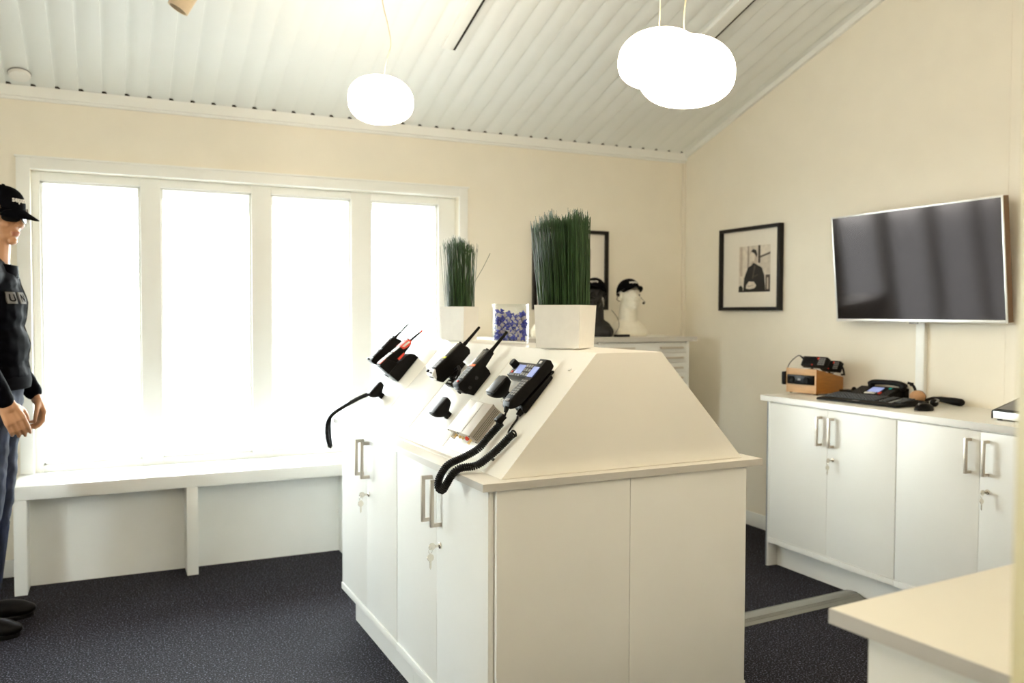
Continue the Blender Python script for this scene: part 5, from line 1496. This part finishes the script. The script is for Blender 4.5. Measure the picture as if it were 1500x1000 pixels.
# sunglasses
sg = bpy.data.objects.new('sunglasses', None); COL.objects.link(sg); sg.parent = mq; sg.matrix_local = HM
for s in (-1, 1):
    mb = MB()
    pr = [(s * (0.034 + 0.031 * math.copysign(abs(math.cos(a)) ** 0.75, math.cos(a))), 0.002 + 0.0215 * math.copysign(abs(math.sin(a)) ** 0.75, math.sin(a))) for a in [2 * PI * k / 26 for k in range(26)]]
    def crv(a, b, c): return (a, -0.1045 + 0.55 * a * a / 0.066 + c, b - 0.10 * abs(a) * (1 if b < 0 else 0))
    mb.prism(pr, 0.0, 0.0030, crv); obj('lens', mb, M_['blkgl'], sg)
    mb = MB(); mb.tube([(x, y - 0.0004, z) for x, y, z in [crv(a, b, 0.0015) for a, b in pr + pr[:1]]], 0.0024, 6); obj('rim', mb, M_['blk'], sg)
    mb = MB(); mb.tube(spline([(s * 0.064, -0.068, 0.006), (s * 0.076, -0.045, 0.008), (s * 0.079, 0.010, 0.008), (s * 0.079, 0.035, -0.006)], 6), [0.004] * 18 + [0.003], 8); obj('temple', mb, M_['blk'], sg)
mb = MB(); mb.tube(spline([(-0.008, -0.103, 0.006), (0, -0.106, 0.009), (0.008, -0.103, 0.006)], 4), 0.003, 6); obj('bridge', mb, M_['blk'], sg)
# hair below the cap
mb = MB(); rnd = random.Random(21)
for s in (-1, 1):
    for k in range(110):
        a = rnd.uniform(-0.30, 1.35)
        x = s * 0.073 * math.cos(a * 0.9) ; y = 0.010 + 0.090 * math.sin(a) - 0.052 * (1 if k % 4 == 0 else 0)
        x = s * max(abs(x), 0.02)
        l = rnd.uniform(0.04, 0.075)
        p = Vector((x, y, 0.038))
        mb.tube([p, p + Vector((s * 0.005, 0.0, -l * 0.5)), p + Vector((s * rnd.uniform(0.001, 0.008), rnd.uniform(-0.010, 0.006), -l))], [0.003, 0.0026, 0.0006], 4)
h = obj('hair', mb, M_['hair'], mq, HM); h['kind'] = 'stuff'
# ================================================================== LIGHT AND CAMERA
w = bpy.data.worlds.new('World'); scene.world = w
w.use_nodes = True
nt = w.node_tree
bg = nt.nodes['Background']
tc = nt.nodes.new('ShaderNodeTexCoord')
sp = nt.nodes.new('ShaderNodeSeparateXYZ')
rp = nt.nodes.new('ShaderNodeValToRGB')
rp.color_ramp.elements[0].position = 0.0; rp.color_ramp.elements[0].color = (0.95, 1.0, 0.98, 1)
rp.color_ramp.elements[1].position = 0.6; rp.color_ramp.elements[1].color = (0.90, 0.985, 1.05, 1)
nt.links.new(tc.outputs['Generated'], sp.inputs[0]); nt.links.new(sp.outputs['Z'], rp.inputs['Fac']); nt.links.new(rp.outputs['Color'], bg.inputs['Color'])
bg.inputs['Strength'].default_value = SKY

cam = bpy.data.cameras.new('camera')
co = bpy.data.objects.new('camera', cam); COL.objects.link(co)
yaw, pit, rol = R(25.27), R(1.895), R(0.193)
fw = Vector((math.sin(yaw) * math.cos(pit), math.cos(yaw) * math.cos(pit), -math.sin(pit)))
r0 = Vector((math.cos(yaw), -math.sin(yaw), 0)); u0 = r0.cross(fw)
rt = r0 * math.cos(rol) + u0 * math.sin(rol); up = u0 * math.cos(rol) - r0 * math.sin(rol)
Mc = Matrix((rt, up, -fw)).transposed().to_4x4(); Mc.translation = (0, 0, 1.35)
co.matrix_world = Mc
cam.sensor_width = 36.0
cam.lens = 36.0 * 1238.0 / 1500.0
cam.clip_start = 0.02; cam.clip_end = 300
cam.dof.use_dof = True
cam.dof.focus_distance = 2.42
cam.dof.aperture_fstop = 3.2
scene.camera = co

vs = scene.view_settings
vs.view_transform = 'Standard'; vs.look = 'None'; vs.gamma = 1.0; vs.use_curve_mapping = False
vs.exposure = EXPO
scene.display_settings.display_device = 'sRGB'
cy = scene.cycles
cy.use_denoising = True
cy.max_bounces = 14; cy.diffuse_bounces = 8; cy.glossy_bounces = 6; cy.transmission_bounces = 8; cy.transparent_max_bounces = 16
cy.sample_clamp_indirect = 8.0
cy.caustics_reflective = False; cy.caustics_refractive = False
